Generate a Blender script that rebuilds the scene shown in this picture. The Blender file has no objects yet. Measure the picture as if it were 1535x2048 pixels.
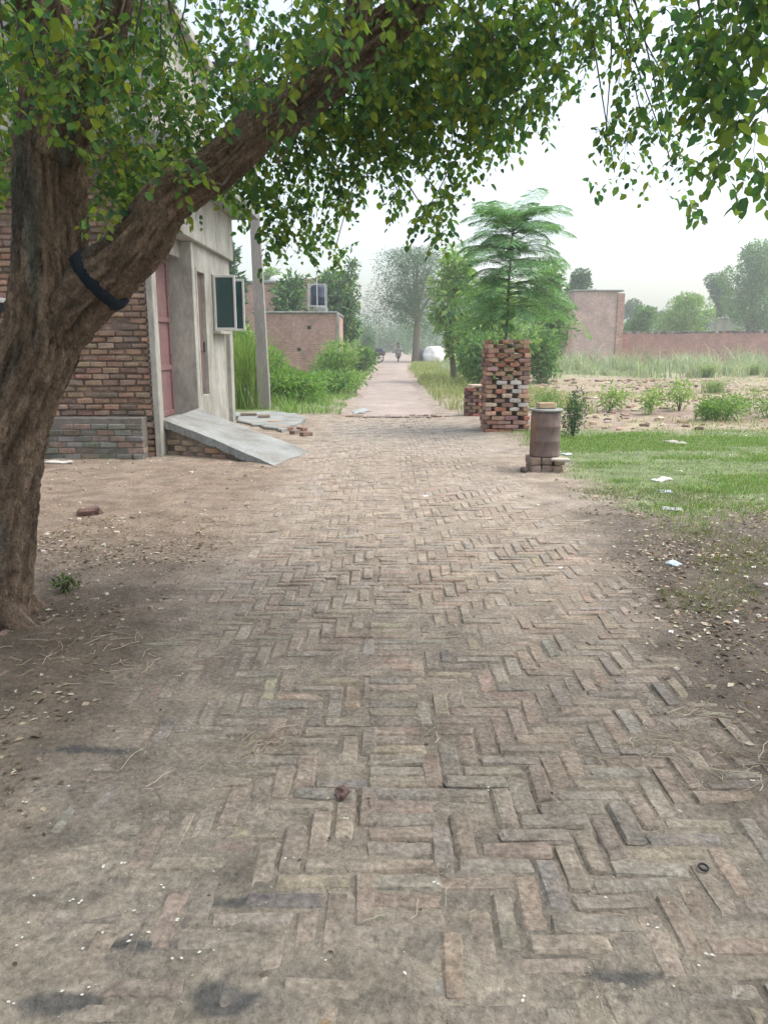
import bpy, math
import numpy as np
from mathutils import Vector, Matrix

rng = np.random.default_rng(11)
S = bpy.context.scene
COL = S.collection
sin, cos, pi, rad = math.sin, math.cos, math.pi, math.radians

# ------------------------------------------------------------------ camera model (used to read real positions off the photo)
PITCH, FPX, EYE = rad(12.2), 1547.0, 1.55
cp, sp = cos(PITCH), sin(PITCH)

def P(u, v, Y):
    xc, yc = (u - 767.5) / FPX, (1024 - v) / FPX
    t = Y / (cp + yc * sp)
    return np.array([xc * t, Y, EYE + (-sp + yc * cp) * t])

def G(u, v, z=0.0):
    xc, yc = (u - 767.5) / FPX, (1024 - v) / FPX
    t = (z - EYE) / (-sp + yc * cp)
    return np.array([xc * t, (cp + yc * sp) * t, z])

# ------------------------------------------------------------------ noise
def _h(i, j, k, s):
    with np.errstate(over='ignore'):
        n = (i.astype(np.int64) * 374761393 + j.astype(np.int64) * 668265263 + k.astype(np.int64) * 2147483647 * 3 + s * 1274126177) & 0xffffffff
        n = ((n ^ (n >> 13)) * 1274126177) & 0xffffffff
        n = ((n ^ (n >> 16)) * 2246822519) & 0xffffffff
    return ((n ^ (n >> 15)) & 0xffff) / 65535.0

def vn(x, y, z=None, s=0):
    x = np.asarray(x, float); y = np.asarray(y, float)
    z = np.zeros_like(x) if z is None else np.asarray(z, float) + 0 * x
    xi, yi, zi = np.floor(x), np.floor(y), np.floor(z)
    f = [x - xi, y - yi, z - zi]
    f = [t * t * (3 - 2 * t) for t in f]
    r = 0
    for a in (0, 1):
        for b in (0, 1):
            for c in (0, 1):
                w = (f[0] if a else 1 - f[0]) * (f[1] if b else 1 - f[1]) * (f[2] if c else 1 - f[2])
                r = r + w * _h(xi + a, yi + b, zi + c, s)
    return r

def fbm(x, y, z=None, s=0, o=4):
    r, a, t, f = 0, 0.5, 0, 1.0
    for i in range(o):
        r = r + a * vn(np.asarray(x) * f, np.asarray(y) * f, None if z is None else np.asarray(z) * f, s + i * 7)
        t += a; a *= 0.5; f *= 2.03
    return r / t

def sst(a, b, x):
    t = np.clip((np.asarray(x, float) - a) / (b - a), 0, 1)
    return t * t * (3 - 2 * t)

def unit(v):
    v = np.asarray(v, float)
    return v / np.maximum(np.linalg.norm(v, axis=-1, keepdims=True), 1e-9)

# ------------------------------------------------------------------ mesh builder
class MB:
    def __init__(s): s.v, s.c, s.f, s.n = [], [], [], 0
    def add(s, v, faces, c=(1, 1, 1)):
        v = np.asarray(v, float).reshape(-1, 3)
        c = np.asarray(c, float)
        s.v.append(v); s.c.append(np.broadcast_to(c, v.shape).copy() if c.ndim == 1 else c)
        for f in (faces if isinstance(faces, list) and isinstance(faces[0], np.ndarray) else [faces]):
            f = np.asarray(f, np.int64)
            if f.size: s.f.append(f + s.n)
        s.n += len(v)
    def build(s, name, mat, parent=None, smooth=False, origin=None):
        me = bpy.data.meshes.new(name)
        v = np.concatenate(s.v); c = np.concatenate(s.c)
        if origin is not None: v = v - np.asarray(origin)
        loops = np.concatenate([f.ravel() for f in s.f]).astype(np.int32)
        tot = np.concatenate([np.full(len(f), f.shape[1]) for f in s.f])
        st = (np.cumsum(tot) - tot).astype(np.int32)
        me.vertices.add(len(v)); me.vertices.foreach_set('co', v.astype(np.float32).ravel())
        me.loops.add(len(loops)); me.loops.foreach_set('vertex_index', loops)
        me.polygons.add(len(st)); me.polygons.foreach_set('loop_start', st)
        me.update(calc_edges=True)
        a = me.color_attributes.new('Col', 'FLOAT_COLOR', 'POINT')
        a.data.foreach_set('color', np.concatenate([c, np.ones((len(c), 1))], 1).astype(np.float32).ravel())
        me.polygons.foreach_set('use_smooth', np.full(len(st), smooth))
        me.materials.append(mat)
        o = bpy.data.objects.new(name, me); COL.objects.link(o)
        if origin is not None: o.location = origin
        if parent is not None: o.parent = parent
        return o

def tag(o, label=None, cat=None, group=None, kind=None):
    if label: o['label'] = label
    if cat: o['category'] = cat
    if group: o['group'] = group
    if kind: o['kind'] = kind
    return o

def empty(name, loc=(0, 0, 0), label=None, cat=None, group=None):
    o = bpy.data.objects.new(name, None); COL.objects.link(o)
    o.location = loc
    o.empty_display_size = 0.1
    return tag(o, label, cat, group)

# chamfered boxes, vectorised
def _cb():
    vs, idx = [], {}
    for a in range(8):
        s = [1 if a >> k & 1 else -1 for k in range(3)]
        for ax in range(3):
            idx[(a, ax)] = len(vs); vs.append((s, ax))
    q, t = [], []
    for ax in range(3):
        o1, o2 = [k for k in range(3) if k != ax]
        for sg in (0, 1):
            cs = [(sg << ax) | (b << o1) | (c << o2) for b, c in ((0, 0), (1, 0), (1, 1), (0, 1))]
            f = [idx[(k, ax)] for k in cs]
            flip = (sg == 0) ^ (ax == 1)
            q.append(f[::-1] if flip else f)
    for ax in range(3):
        o1, o2 = [k for k in range(3) if k != ax]
        for b in (0, 1):
            for c in (0, 1):
                k0 = (b << o1) | (c << o2); k1 = k0 | (1 << ax)
                q.append([idx[(k0, o1)], idx[(k1, o1)], idx[(k1, o2)], idx[(k0, o2)]])
    for a in range(8): t.append([idx[(a, k)] for k in range(3)])
    sg = np.array([v[0] for v in vs], float); axs = np.array([v[1] for v in vs])
    return sg, axs, q, t
_SG, _AX, _Q, _T = _cb()
def _orient():
    h = np.ones(3); b = .2
    v = _SG * (h - b); v[np.arange(24), _AX] = _SG[np.arange(24), _AX]
    for fs in (_Q, _T):
        for i, f in enumerate(fs):
            p = v[f]; n = np.cross(p[1] - p[0], p[2] - p[0])
            if n @ p.mean(0) < 0: fs[i] = f[::-1]
_orient()
_Q, _T = np.array(_Q), np.array(_T)

def rotz(a):
    a = np.atleast_1d(a); z = np.zeros_like(a); o = z + 1
    return np.stack([np.stack([np.cos(a), -np.sin(a), z], -1), np.stack([np.sin(a), np.cos(a), z], -1), np.stack([z, z, o], -1)], -2)

def cboxes(mb, cen, size, rot=None, b=.006, col=(1, 1, 1), jit=0.0):
    cen = np.atleast_2d(cen); N = len(cen)
    size = np.broadcast_to(np.asarray(size, float), (N, 3))
    h = size[:, None, :] / 2
    b = np.minimum(b, size.min(1) * .45)[:, None, None]
    v = _SG[None] * (h - b)
    ar = np.arange(24)
    v[:, ar, _AX] = _SG[ar, _AX][None] * h[:, 0][:, _AX]
    if jit: v = v + rng.normal(0, jit, v.shape)
    if rot is not None: v = np.einsum('nij,nkj->nki', np.broadcast_to(rot, (N, 3, 3)), v)
    v = v + cen[:, None, :]
    off = (np.arange(N) * 24)[:, None, None]
    col = np.asarray(col, float)
    c = np.repeat(col, 24, 0) if col.ndim == 2 else col
    mb.add(v.reshape(-1, 3), [(off + _Q[None]).reshape(-1, 4), (off + _T[None]).reshape(-1, 3)], c)

def bx(mb, x0, x1, y0, y1, z0, z1, b=.008, col=(1, 1, 1), rot=None):
    cboxes(mb, [[(x0 + x1) / 2, (y0 + y1) / 2, (z0 + z1) / 2]], [abs(x1 - x0), abs(y1 - y0), abs(z1 - z0)], rot, b, col)

def grid_faces(n, m, wrap=False):
    i, j = np.meshgrid(np.arange(n - 1), np.arange(m if wrap else m - 1), indexing='ij')
    j2 = (j + 1) % m
    return np.stack([i * m + j, i * m + j2, (i + 1) * m + j2, (i + 1) * m + j], -1).reshape(-1, 4)

def spline(pts, ds):
    pts = np.asarray(pts, float)
    p = np.vstack([2 * pts[0] - pts[1], pts, 2 * pts[-1] - pts[-2]])
    out = []
    for i in range(1, len(p) - 2):
        L = np.linalg.norm(p[i + 1][:3] - p[i][:3]); n = max(2, int(L / ds))
        t = np.linspace(0, 1, n, endpoint=False)[:, None]
        out.append(.5 * (2 * p[i] + (p[i + 1] - p[i - 1]) * t + (2 * p[i - 1] - 5 * p[i] + 4 * p[i + 1] - p[i + 2]) * t ** 2
                         + (-p[i - 1] + 3 * p[i] - 3 * p[i + 1] + p[i + 2]) * t ** 3))
    out.append(p[-2][None])
    return np.vstack(out)

def tube(mb, pr, seg=8, ds=None, col=(1, 1, 1), bark=0.0, cap=True, seed=0):
    """pr: rows x, y, z, radius"""
    pr = np.asarray(pr, float)
    if ds: pr = spline(pr, ds)
    p, r = pr[:, :3], np.maximum(pr[:, 3], 1e-4)
    t = unit(np.gradient(p, axis=0))
    ref = np.array([0, 1., 0]) if abs(t[0][1]) < .9 else np.array([1., 0, 0])
    n = np.zeros_like(t); a = ref
    for i in range(len(t)):
        a = a - t[i] * (a @ t[i]); a = a / np.linalg.norm(a); n[i] = a
    bb = np.cross(t, n)
    th = np.linspace(0, 2 * pi, seg, endpoint=False)
    s = np.concatenate([[0], np.cumsum(np.linalg.norm(np.diff(p, axis=0), axis=1))])
    TH, SS = np.meshgrid(th, s)
    R = np.repeat(r[:, None], seg, 1)
    c = np.asarray(col, float)
    if bark:
        cx, cy = np.cos(TH + .25 * np.sin(SS * 3)), np.sin(TH + .25 * np.sin(SS * 3))
        k = 6.5
        rd = 1 - np.abs(2 * fbm(cx * k, cy * k, SS * 3.2, seed, 3) - 1)
        rd2 = 1 - np.abs(2 * vn(cx * 9, cy * 9, SS * 7, seed + 5) - 1)
        lump = fbm(cx * .9, cy * .9, SS * 1.3, seed + 9, 2) - .5
        R = R * (1 + lump * .22) + bark * ((rd - .6) * 2.9 + (rd2 - .5) * .8)
        tone = .22 + 1.6 * fbm(cx * 4.5, cy * 4.5, SS * 4, seed + 21, 4) ** 1.2
        g = sst(.55, .75, fbm(cx * 1.5, cy * 1.5, SS * 1.6, seed + 33, 3))
        base = np.array([.235, .168, .12]) * (1 - g[..., None]) + np.array([.15, .142, .115]) * g[..., None]
        c = (base * tone[..., None]).reshape(-1, 3)
    v = p[:, None] + R[..., None] * (np.cos(TH)[..., None] * n[:, None] + np.sin(TH)[..., None] * bb[:, None])
    f = grid_faces(len(p), seg, True)
    fs = [f]
    if cap: fs += [np.arange(seg)[::-1][None], (np.arange(seg) + (len(p) - 1) * seg)[None]]
    mb.add(v.reshape(-1, 3), fs, c)

def lathe(mb, prof, cen, seg=32, col=(1, 1, 1)):
    prof = np.asarray(prof, float)
    th = np.linspace(0, 2 * pi, seg, endpoint=False)
    v = np.stack([prof[:, :1] * np.cos(th), prof[:, :1] * np.sin(th), np.repeat(prof[:, 1:2], seg, 1)], -1) + np.asarray(cen)
    mb.add(v.reshape(-1, 3), [grid_faces(len(prof), seg, True), np.arange(seg)[::-1][None], (np.arange(seg) + (len(prof) - 1) * seg)[None]], col)

_LV = np.array([[0, 0, 0], [.28, 0, -.035], [.62, 0, -.03], [1, 0, -.09], [.26, .36, .05], [.62, .33, .03], [.26, -.36, .05], [.62, -.33, .03]])
_LT = np.array([[0, 1, 4], [0, 6, 1], [2, 3, 5], [2, 7, 3]])
_LQ = np.array([[1, 2, 5, 4], [1, 6, 7, 2]])
def leaves(mb, pos, ax, nr, L, W, col, simple=False):
    N = len(pos); ax = unit(ax); nr = unit(nr - ax * (nr * ax).sum(1, keepdims=True)); sd = np.cross(nr, ax)
    T = np.array([[0, 0, 0], [.5, .5, 0.03], [1, 0, -.06], [.5, -.5, .03]]) if simple else _LV
    L = np.broadcast_to(L, N)[:, None, None]; W = np.broadcast_to(W, N)[:, None, None]
    v = pos[:, None] + T[None, :, 0:1] * L * ax[:, None] + T[None, :, 1:2] * W * sd[:, None] * (1 if simple else 1.35) + T[None, :, 2:3] * L * nr[:, None]
    k = len(T); off = (np.arange(N) * k)[:, None, None]
    fs = [(off + np.array([[0, 1, 2, 3]])[None]).reshape(-1, 4)] if simple else [(off + _LT[None]).reshape(-1, 3), (off + _LQ[None]).reshape(-1, 4)]
    mb.add(v.reshape(-1, 3), fs, np.repeat(col, k, 0))

def blades(mb, pos, h, w, lean, col, tipcol=None):
    N = len(pos)
    a = rng.uniform(0, 2 * pi, N); d = np.stack([np.cos(a), np.sin(a), 0 * a], 1)
    fa = rng.uniform(0, 2 * pi, N); sd = np.stack([np.cos(fa), np.sin(fa), 0 * fa], 1) * (np.broadcast_to(w, N) / 2)[:, None]
    h = np.broadcast_to(h, N)[:, None]; ln = np.broadcast_to(lean, N)[:, None] * h
    up = np.array([0, 0, 1.])
    m = pos + up * h * .55 + d * ln * .3
    t = pos + up * h * (1 - .25 * np.minimum(1, ln / h)) + d * ln
    v = np.stack([pos - sd, pos + sd, m + sd * .8, m - sd * .8, t], 1)
    off = (np.arange(N) * 5)[:, None, None]
    c = np.repeat(col, 5, 0)
    if tipcol is not None: c[4::5] = tipcol
    mb.add(v.reshape(-1, 3), [(off + np.array([[0, 1, 2, 3]])).reshape(-1, 4), (off + np.array([[3, 2, 4]])).reshape(-1, 3)], c)

def pick(pal, n, var=.15):
    pal = np.asarray(pal, float)
    c = pal[rng.integers(0, len(pal), n)]
    return np.clip(c * (1 + rng.normal(0, var, (n, 1))) * (1 + rng.normal(0, .04, (n, 3))), .004, .95)

# ------------------------------------------------------------------ materials
def mat(name, col=None, rough=.9, lo=.8, hi=1.15, sc=6., sc2=None, bump=.3, bsc=40., bdist=.01, mix=None, spec=.25, metal=0., stretch=(1, 1, 1), detail=6):
    m = bpy.data.materials.new(name); m.use_nodes = True
    nt = m.node_tree; N = nt.nodes; K = nt.links; N.clear()
    out = N.new('ShaderNodeOutputMaterial'); pb = N.new('ShaderNodeBsdfPrincipled')
    K.new(pb.outputs[0], out.inputs[0])
    pb.inputs['Roughness'].default_value = rough; pb.inputs['Specular IOR Level'].default_value = spec; pb.inputs['Metallic'].default_value = metal
    tc = N.new('ShaderNodeTexCoord'); mp = N.new('ShaderNodeMapping'); mp.inputs['Scale'].default_value = stretch
    K.new(tc.outputs['Object'], mp.inputs['Vector'])
    def noise(s, d=detail):
        n = N.new('ShaderNodeTexNoise'); n.inputs['Scale'].default_value = s; n.inputs['Detail'].default_value = d; n.inputs['Roughness'].default_value = .62
        K.new(mp.outputs[0], n.inputs['Vector']); return n
    def mr(src, a, b, fa=.3, fb=.7):
        r = N.new('ShaderNodeMapRange'); r.inputs['From Min'].default_value = fa; r.inputs['From Max'].default_value = fb
        r.inputs['To Min'].default_value = a; r.inputs['To Max'].default_value = b; K.new(src, r.inputs['Value']); return r.outputs[0]
    if col is None:
        src = N.new('ShaderNodeVertexColor'); src.layer_name = 'Col'; c = src.outputs['Color']
    else:
        src = N.new('ShaderNodeRGB'); src.outputs[0].default_value = (*col, 1); c = src.outputs[0]
    if mix:   # (colour, noise scale, threshold from, to)
        mx = N.new('ShaderNodeMix'); mx.data_type = 'RGBA'
        K.new(mr(noise(mix[1], 8).outputs['Fac'], 0, mix[4] if len(mix) > 4 else 1, mix[2], mix[3]), mx.inputs['Factor']); K.new(c, mx.inputs['A']); mx.inputs['B'].default_value = (*mix[0], 1); c = mx.outputs['Result']
    v = mr(noise(sc).outputs['Fac'], lo, hi)
    if sc2:
        mu = N.new('ShaderNodeMath'); mu.operation = 'MULTIPLY'; K.new(v, mu.inputs[0]); K.new(mr(noise(sc2).outputs['Fac'], lo, hi), mu.inputs[1]); v = mu.outputs[0]
    vm = N.new('ShaderNodeVectorMath'); vm.operation = 'SCALE'; K.new(c, vm.inputs[0]); K.new(v, vm.inputs['Scale'])
    K.new(vm.outputs[0], pb.inputs['Base Color'])
    if bump:
        bp = N.new('ShaderNodeBump'); bp.inputs['Strength'].default_value = bump; bp.inputs['Distance'].default_value = bdist
        K.new(noise(bsc, 5).outputs['Fac'], bp.inputs['Height']); K.new(bp.outputs[0], pb.inputs['Normal'])
    return m

def leafmat(name, trans=.38, rough=.45, spec=.3):
    m = bpy.data.materials.new(name); m.use_nodes = True
    nt = m.node_tree; N = nt.nodes; K = nt.links; N.clear()
    out = N.new('ShaderNodeOutputMaterial'); pb = N.new('ShaderNodeBsdfPrincipled'); tr = N.new('ShaderNodeBsdfTranslucent'); ms = N.new('ShaderNodeMixShader')
    at = N.new('ShaderNodeVertexColor'); at.layer_name = 'Col'
    K.new(at.outputs[0], pb.inputs['Base Color']); pb.inputs['Roughness'].default_value = rough; pb.inputs['Specular IOR Level'].default_value = spec
    vm = N.new('ShaderNodeVectorMath'); vm.operation = 'MULTIPLY'; vm.inputs[1].default_value = (1.25, 1.35, .6); K.new(at.outputs[0], vm.inputs[0]); K.new(vm.outputs[0], tr.inputs[0])
    ms.inputs[0].default_value = trans; K.new(pb.outputs[0], ms.inputs[1]); K.new(tr.outputs[0], ms.inputs[2]); K.new(ms.outputs[0], out.inputs[0])
    return m

def brickmat(name, c1, c2, mortar, bw=.24, bh=.08, stain=(.2, .17, .15)):
    m = mat(name, c1, lo=.75, hi=1.2, sc=1.2, sc2=7., bump=0, mix=(stain, .7, .5, .75, .6))
    nt = m.node_tree; N = nt.nodes; K = nt.links
    tc = N.new('ShaderNodeTexCoord'); sx = N.new('ShaderNodeSeparateXYZ'); K.new(tc.outputs['Object'], sx.inputs[0])
    ad = N.new('ShaderNodeMath'); K.new(sx.outputs[0], ad.inputs[0]); K.new(sx.outputs[1], ad.inputs[1])
    cb = N.new('ShaderNodeCombineXYZ'); K.new(ad.outputs[0], cb.inputs[0]); K.new(sx.outputs[2], cb.inputs[1])
    br = N.new('ShaderNodeTexBrick'); br.inputs['Scale'].default_value = 1; br.inputs['Brick Width'].default_value = bw; br.inputs['Row Height'].default_value = bh
    br.inputs['Mortar Size'].default_value = .009; br.inputs['Color1'].default_value = (*c1, 1); br.inputs['Color2'].default_value = (*c2, 1); br.inputs['Mortar'].default_value = (*mortar, 1)
    K.new(cb.outputs[0], br.inputs['Vector'])
    mx = [n for n in N if n.type == 'MIX'][0]
    K.new(br.outputs['Color'], mx.inputs['A'])
    bp = N.new('ShaderNodeBump'); bp.inputs['Strength'].default_value = .6; bp.inputs['Distance'].default_value = .01; bp.invert = True
    K.new(br.outputs['Fac'], bp.inputs['Height']); pb = [n for n in N if n.type == 'BSDF_PRINCIPLED'][0]; K.new(bp.outputs[0], pb.inputs['Normal'])
    return m

M_ground = mat('soil', None, .95, .62, 1.36, 3.5, 42., .9, 70., .022, detail=10)
M_pave = mat('paving_brick', None, .92, .66, 1.32, 6., 48., .9, 62., .016, mix=((.31, .265, .215), 7.5, .42, .62, .7), detail=10)
M_brick = mat('old_brick', None, .9, .72, 1.22, 9., 45., .6, 60., .008)
M_bark = mat('bark', None, .92, .6, 1.38, 34., 90., 1., 55., .035, stretch=(1, 1, .6))
M_bark2 = mat('pale_bark', (.16, .13, .1), .9, .7, 1.2, 14., None, .5, 45., .01, stretch=(1, 1, .3))
M_leaf = leafmat('broad_leaf', .48, .6, .15)
M_far = leafmat('foliage', .4, .6, .15)
M_grass = leafmat('grass_blade', .3, .6, .15)
M_plaster = mat('cement_plaster', (.39, .38, .335), .9, .78, 1.14, 2.2, 18., .3, 70., .006, mix=((.225, .21, .18), 2.4, .46, .68, .85), stretch=(1, 1, .4))
M_conc = mat('rough_concrete', (.29, .305, .29), .92, .78, 1.16, 1.3, 26., .6, 60., .012, mix=((.19, .18, .16), 1.7, .44, .66, .85))
M_pole = mat('pole_concrete', (.30, .28, .255), .9, .82, 1.12, 3., 30., .3, 60., .004, stretch=(1, 1, .3))
M_pink = mat('faded_pink_paint', (.22, .125, .125), .6, .75, 1.15, 3., 20., .2, 30., .004, mix=((.2, .12, .1), 3., .55, .75, .7))
M_brown = mat('brown_door_paint', (.13, .085, .075), .6, .75, 1.2, 4., None, .2, 30., .004)
M_white = mat('white_paint', (.6, .6, .57), .6, .85, 1.05, 5., None, .1, 30., .003)
M_glass = mat('dark_green_panel', (.018, .055, .055), .2, .8, 1.2, 3., None, 0, spec=.5)
M_dark = mat('dark_iron', (.03, .03, .032), .5, .8, 1.2, 5., None, .1)
M_rust = mat('rusty_drum', (.17, .125, .115), .7, .72, 1.25, 4., 18., .25, 30., .004, mix=((.24, .13, .075), 3., .52, .72, .75), stretch=(1, 1, .4))
M_tan = mat('pale_brick', (.42, .31, .2), .9, .8, 1.15, 10., None, .4, 60., .006)
M_strap = mat('navy_cloth', (.008, .014, .024), .85, .7, 1.3, 30., None, .4, 120., .004)
M_litter = leafmat('dry_leaf', .15, .8, .1)
M_plastic = mat('plastic_scrap', None, .4, .85, 1.1, 20., None, .3, 30., .01, spec=.4)
M_wall1 = brickmat('field_wall_brick', (.42, .205, .165), (.34, .17, .145), (.42, .32, .28), stain=(.30, .21, .19))
M_wall2 = brickmat('hut_brick', (.47, .27, .215), (.39, .22, .18), (.45, .36, .31), stain=(.38, .27, .23))
M_wall3 = brickmat('block_brick', (.52, .36, .31), (.45, .31, .275), (.5, .42, .38), stain=(.42, .36, .33))
M_road = mat('worn_road', None, .92, .82, 1.15, 1.2, 9., .3, 30., .02)
M_water = mat('pale_water', (.42, .42, .40), .25, 1, 1, 2., None, 0, spec=.9)  # pale base colour stands in for sky reflected in the water
M_tank = mat('tank_plastic', (.02, .03, .06), .5, .8, 1.2, 3., None, 0)
M_tarp = mat('white_tarp', (.8, .81, .8), .6, .9, 1.05, 3., None, .3, 6., .1)
M_tarp2 = mat('navy_tarp', (.025, .04, .075), .6, .7, 1.3, 3., None, .3, 6., .1)
M_straw = mat('straw', (.48, .42, .26), .9, .7, 1.25, 8., 40., .6, 30., .05)
M_skin = mat('skin', (.24, .13, .085), .6, .95, 1.05, 5., None, 0)
M_shirt = mat('pale_cotton', (.48, .49, .5), .9, .85, 1.1, 8., None, .2, 20., .02)
M_trou = mat('grey_cotton', (.25, .24, .24), .9, .85, 1.1, 8., None, .2, 20., .02)
M_hair = mat('black_hair', (.012, .01, .01), .6, .8, 1.2, 20., None, 0)
M_red = mat('red_enamel', (.36, .03, .03), .35, .95, 1.05, 5., None, 0, spec=.5)
M_rubber = mat('rubber', (.03, .028, .026), .8, .8, 1.2, 12., None, 0)
M_wood = mat('grey_wood', (.15, .12, .1), .85, .7, 1.25, 6., 30., .4, 30., .01, stretch=(1, 1, .3))

# ------------------------------------------------------------------ terrain
def rl(y): return np.interp(y, [-5, 0, 3, 5.2, 8, 10, 12, 14, 17, 22, 34, 48, 95, 300], [-2.9, -2.7, -2.4, -2.1, -1.75, -1.55, -1.2, -1.05, -1.0, -.88, -.75, -.6, -.9, -2.5])
def rr(y): return np.interp(y, [-5, 0, 2.7, 3.5, 5.8, 9.3, 11.5, 13.3, 17, 22, 34, 48, 95, 300], [2.4, 2.2, 1.75, 1.62, 1.9, 2.08, 2.0, 1.85, 1.45, 1.25, 1.35, 1.5, 3.2, 8])

def und(x, y): return .035 * (fbm(x * .35, y * .35, None, 3, 3) - .5)
def onroad(x, y, w=.3):
    e = .22 * (fbm(x * 1.1, y * 1.1, None, 51, 3) - .5) * 2
    return sst(-w, w, np.minimum(x - rl(y) + e, rr(y) - x + e))

def gz(x, y):
    x = np.asarray(x, float); y = np.asarray(y, float)
    m = onroad(x, y)
    f = fbm(x * 1.25, y * 1.25, None, 12, 4) - .5
    fine = fbm(x * 9, y * 9, None, 17, 3) - .5 + .9 * (fbm(x * 24, y * 24, None, 19, 2) - .5)
    boost = .0155 * sst(-.5, -1.6, x) * sst(14, 9, y) + .006 * sst(2.6, 1.3, y) + .005 * sst(.2, -.6, x) * sst(3.4, 1.9, y) + .016 * sst(1.1, 1.8, x)
    dust = -.0066 + .020 * f + .009 * fine + boost * .75
    side = .012 + .03 * (fbm(x * .9, y * .9, None, 23, 4) - .42) + .018 * fine
    fm = sst(12, 22, y) * sst(3, 6, np.abs(x))
    side = side + fm * .28 * (fbm(x * .3, y * .3, None, 61, 4) - .5) + sst(14, 16, y) * sst(4, 8, x) * .03
    far = sst(20, 30, y)
    dust = dust * (1 - far) + far * -.02
    # the trench of an open drain crossing the lane
    return und(x, y) + side * (1 - m) + dust * m - .05 * np.exp(-((y - 17.15) / .09) ** 2) * m

STAINS = [(*G(455, 2000)[:2], .115, .05), (*G(120, 2010)[:2], .10, .035), (*G(255, 1890)[:2], .12, .03), (*G(480, 1805)[:2], .15, .02), (*G(1250, 1960)[:2], .1, .035), (*G(190, 1500)[:2], .25, .03)]
def soil(x, y):
    n1 = fbm(x * .8, y * .8, None, 5, 4); n2 = fbm(x * 2.6, y * 2.6, None, 8, 4); n3 = fbm(x * 9, y * 14, None, 91, 3)
    c = np.empty(np.shape(x) + (3,)); c[...] = (.315, .262, .205)
    def mixin(col, w):
        nonlocal c
        w = np.clip(w, 0, 1)[..., None]; c = c * (1 - w) + np.array(col) * w
    mixin((.35, .30, .245), sst(.45, .7, n1) * .8)
    mixin((.235, .195, .155), sst(.5, .72, n2) * .65)
    # near soil painted paler to offset the weak light under the crown
    mixin((.34, .295, .235), sst(5.2, 1.7, y) * .9)
    mixin((.225, .172, .128), sst(-.8, -1.6, x) * sst(12, 9.5, y) * (.55 + .6 * n2))  # browner earth at left, with tree and house shade painted in
    mixin((.22, .195, .165), sst(.45, .64, n3) * sst(4.2, 2., y) * .6)
    mixin((.21, .185, .155), sst(.5, .66, fbm(x * 1.6, y * 2.4, None, 95, 4)) * sst(5., 2.5, y) * .55)
    mixin((.245, .205, .162), np.exp(-((y - 3.4) / 1.1) ** 2) * .6)  # soft darker band across the ground ahead
    # dark humus with litter on the right verge
    e = rr(y) + .5 * (n2 - .5)
    hum = sst(-.6, .2, x - e + .35 * sst(4, 2, y)) * sst(8.6, 6.4, y + 1.2 * (n1 - .5))
    mixin((.115, .095, .076), hum * (.75 + .35 * n2))
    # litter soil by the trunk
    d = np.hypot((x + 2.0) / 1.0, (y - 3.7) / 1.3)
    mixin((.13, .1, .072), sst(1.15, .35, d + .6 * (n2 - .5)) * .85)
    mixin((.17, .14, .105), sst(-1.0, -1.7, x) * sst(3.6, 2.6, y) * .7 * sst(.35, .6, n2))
    # lawn patch
    lawn = sst(2.15, 2.7, x - .6 * (n2 - .5)) * sst(7.0, 8.1, y + .9 * (n1 - .5)) * sst(14.8, 13.2, y + (n1 - .5) * 1.5)
    mixin((.15, .21, .085), lawn * .85)
    # open field
    field = sst(13.6, 15, y + (n1 - .5)) * sst(1.6, 2.6, x - rr(y) + .5)
    mixin((.325, .255, .2), field)
    mixin((.38, .35, .2), field * sst(.45, .62, n2) * .6)
    mixin((.26, .19, .155), field * sst(.5, .68, fbm(x * .5, y * 1.2, None, 77, 4)) * .8)
    gf = sst(34, 40, y) * sst(1., 3., x - rr(y))
    mixin((.33, .33, .21), gf * .8)
    # lush ground left of the far lane
    lush = sst(17.2, 18.5, y) * sst(-.1, .9, rl(y) - x)
    mixin((.15, .2, .07), lush * .85)
    mixin((.23, .26, .13), sst(60, 90, y) * .8 * (1 - onroad(x, y, .8)))
    # lane beyond the drain
    ln = onroad(x, y, .25) * sst(16.9, 17.6, y)
    mixin((.31, .255, .215), ln * .9)
    g = onroad(x, y, .5) * np.exp(-((y - 14.3) / 2.2) ** 2) * sst(-1.6, -.8, x)
    mixin((.36, .335, .29), g * .7)
    for sx, sy, ax, ay in STAINS:
        d = np.hypot((x - sx) / ax, (y - sy) / ay) + 1.8 * (fbm(x * 14, y * 18, None, 44, 4) - .5)
        mixin((.075, .077, .08), sst(1.2, .5, d) * .8)
    return c

def axis(d0, d1, step, lo, hi, k=1.09, smax=60):
    a = list(np.arange(d0, d1 + 1e-6, step))
    s = step; x = a[-1]; up = []
    while x < hi: s = min(s * k, smax); x += s; up.append(x)
    s = step; x = d0; dn = []
    while x > lo: s = min(s * k, smax); x -= s; dn.append(x)
    return np.array(dn[::-1] + a + up)
gx = axis(-2.3, 2.6, .017, -262, 262, 1.055)
gy = axis(1.1, 6.6, .018, -60, 262, 1.032, 14)
XX, YY = np.meshgrid(gx, gy)
mb = MB()
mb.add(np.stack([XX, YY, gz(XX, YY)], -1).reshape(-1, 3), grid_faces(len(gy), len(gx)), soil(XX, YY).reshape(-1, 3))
tag(mb.build('ground', M_ground, smooth=True), kind='structure')

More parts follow.
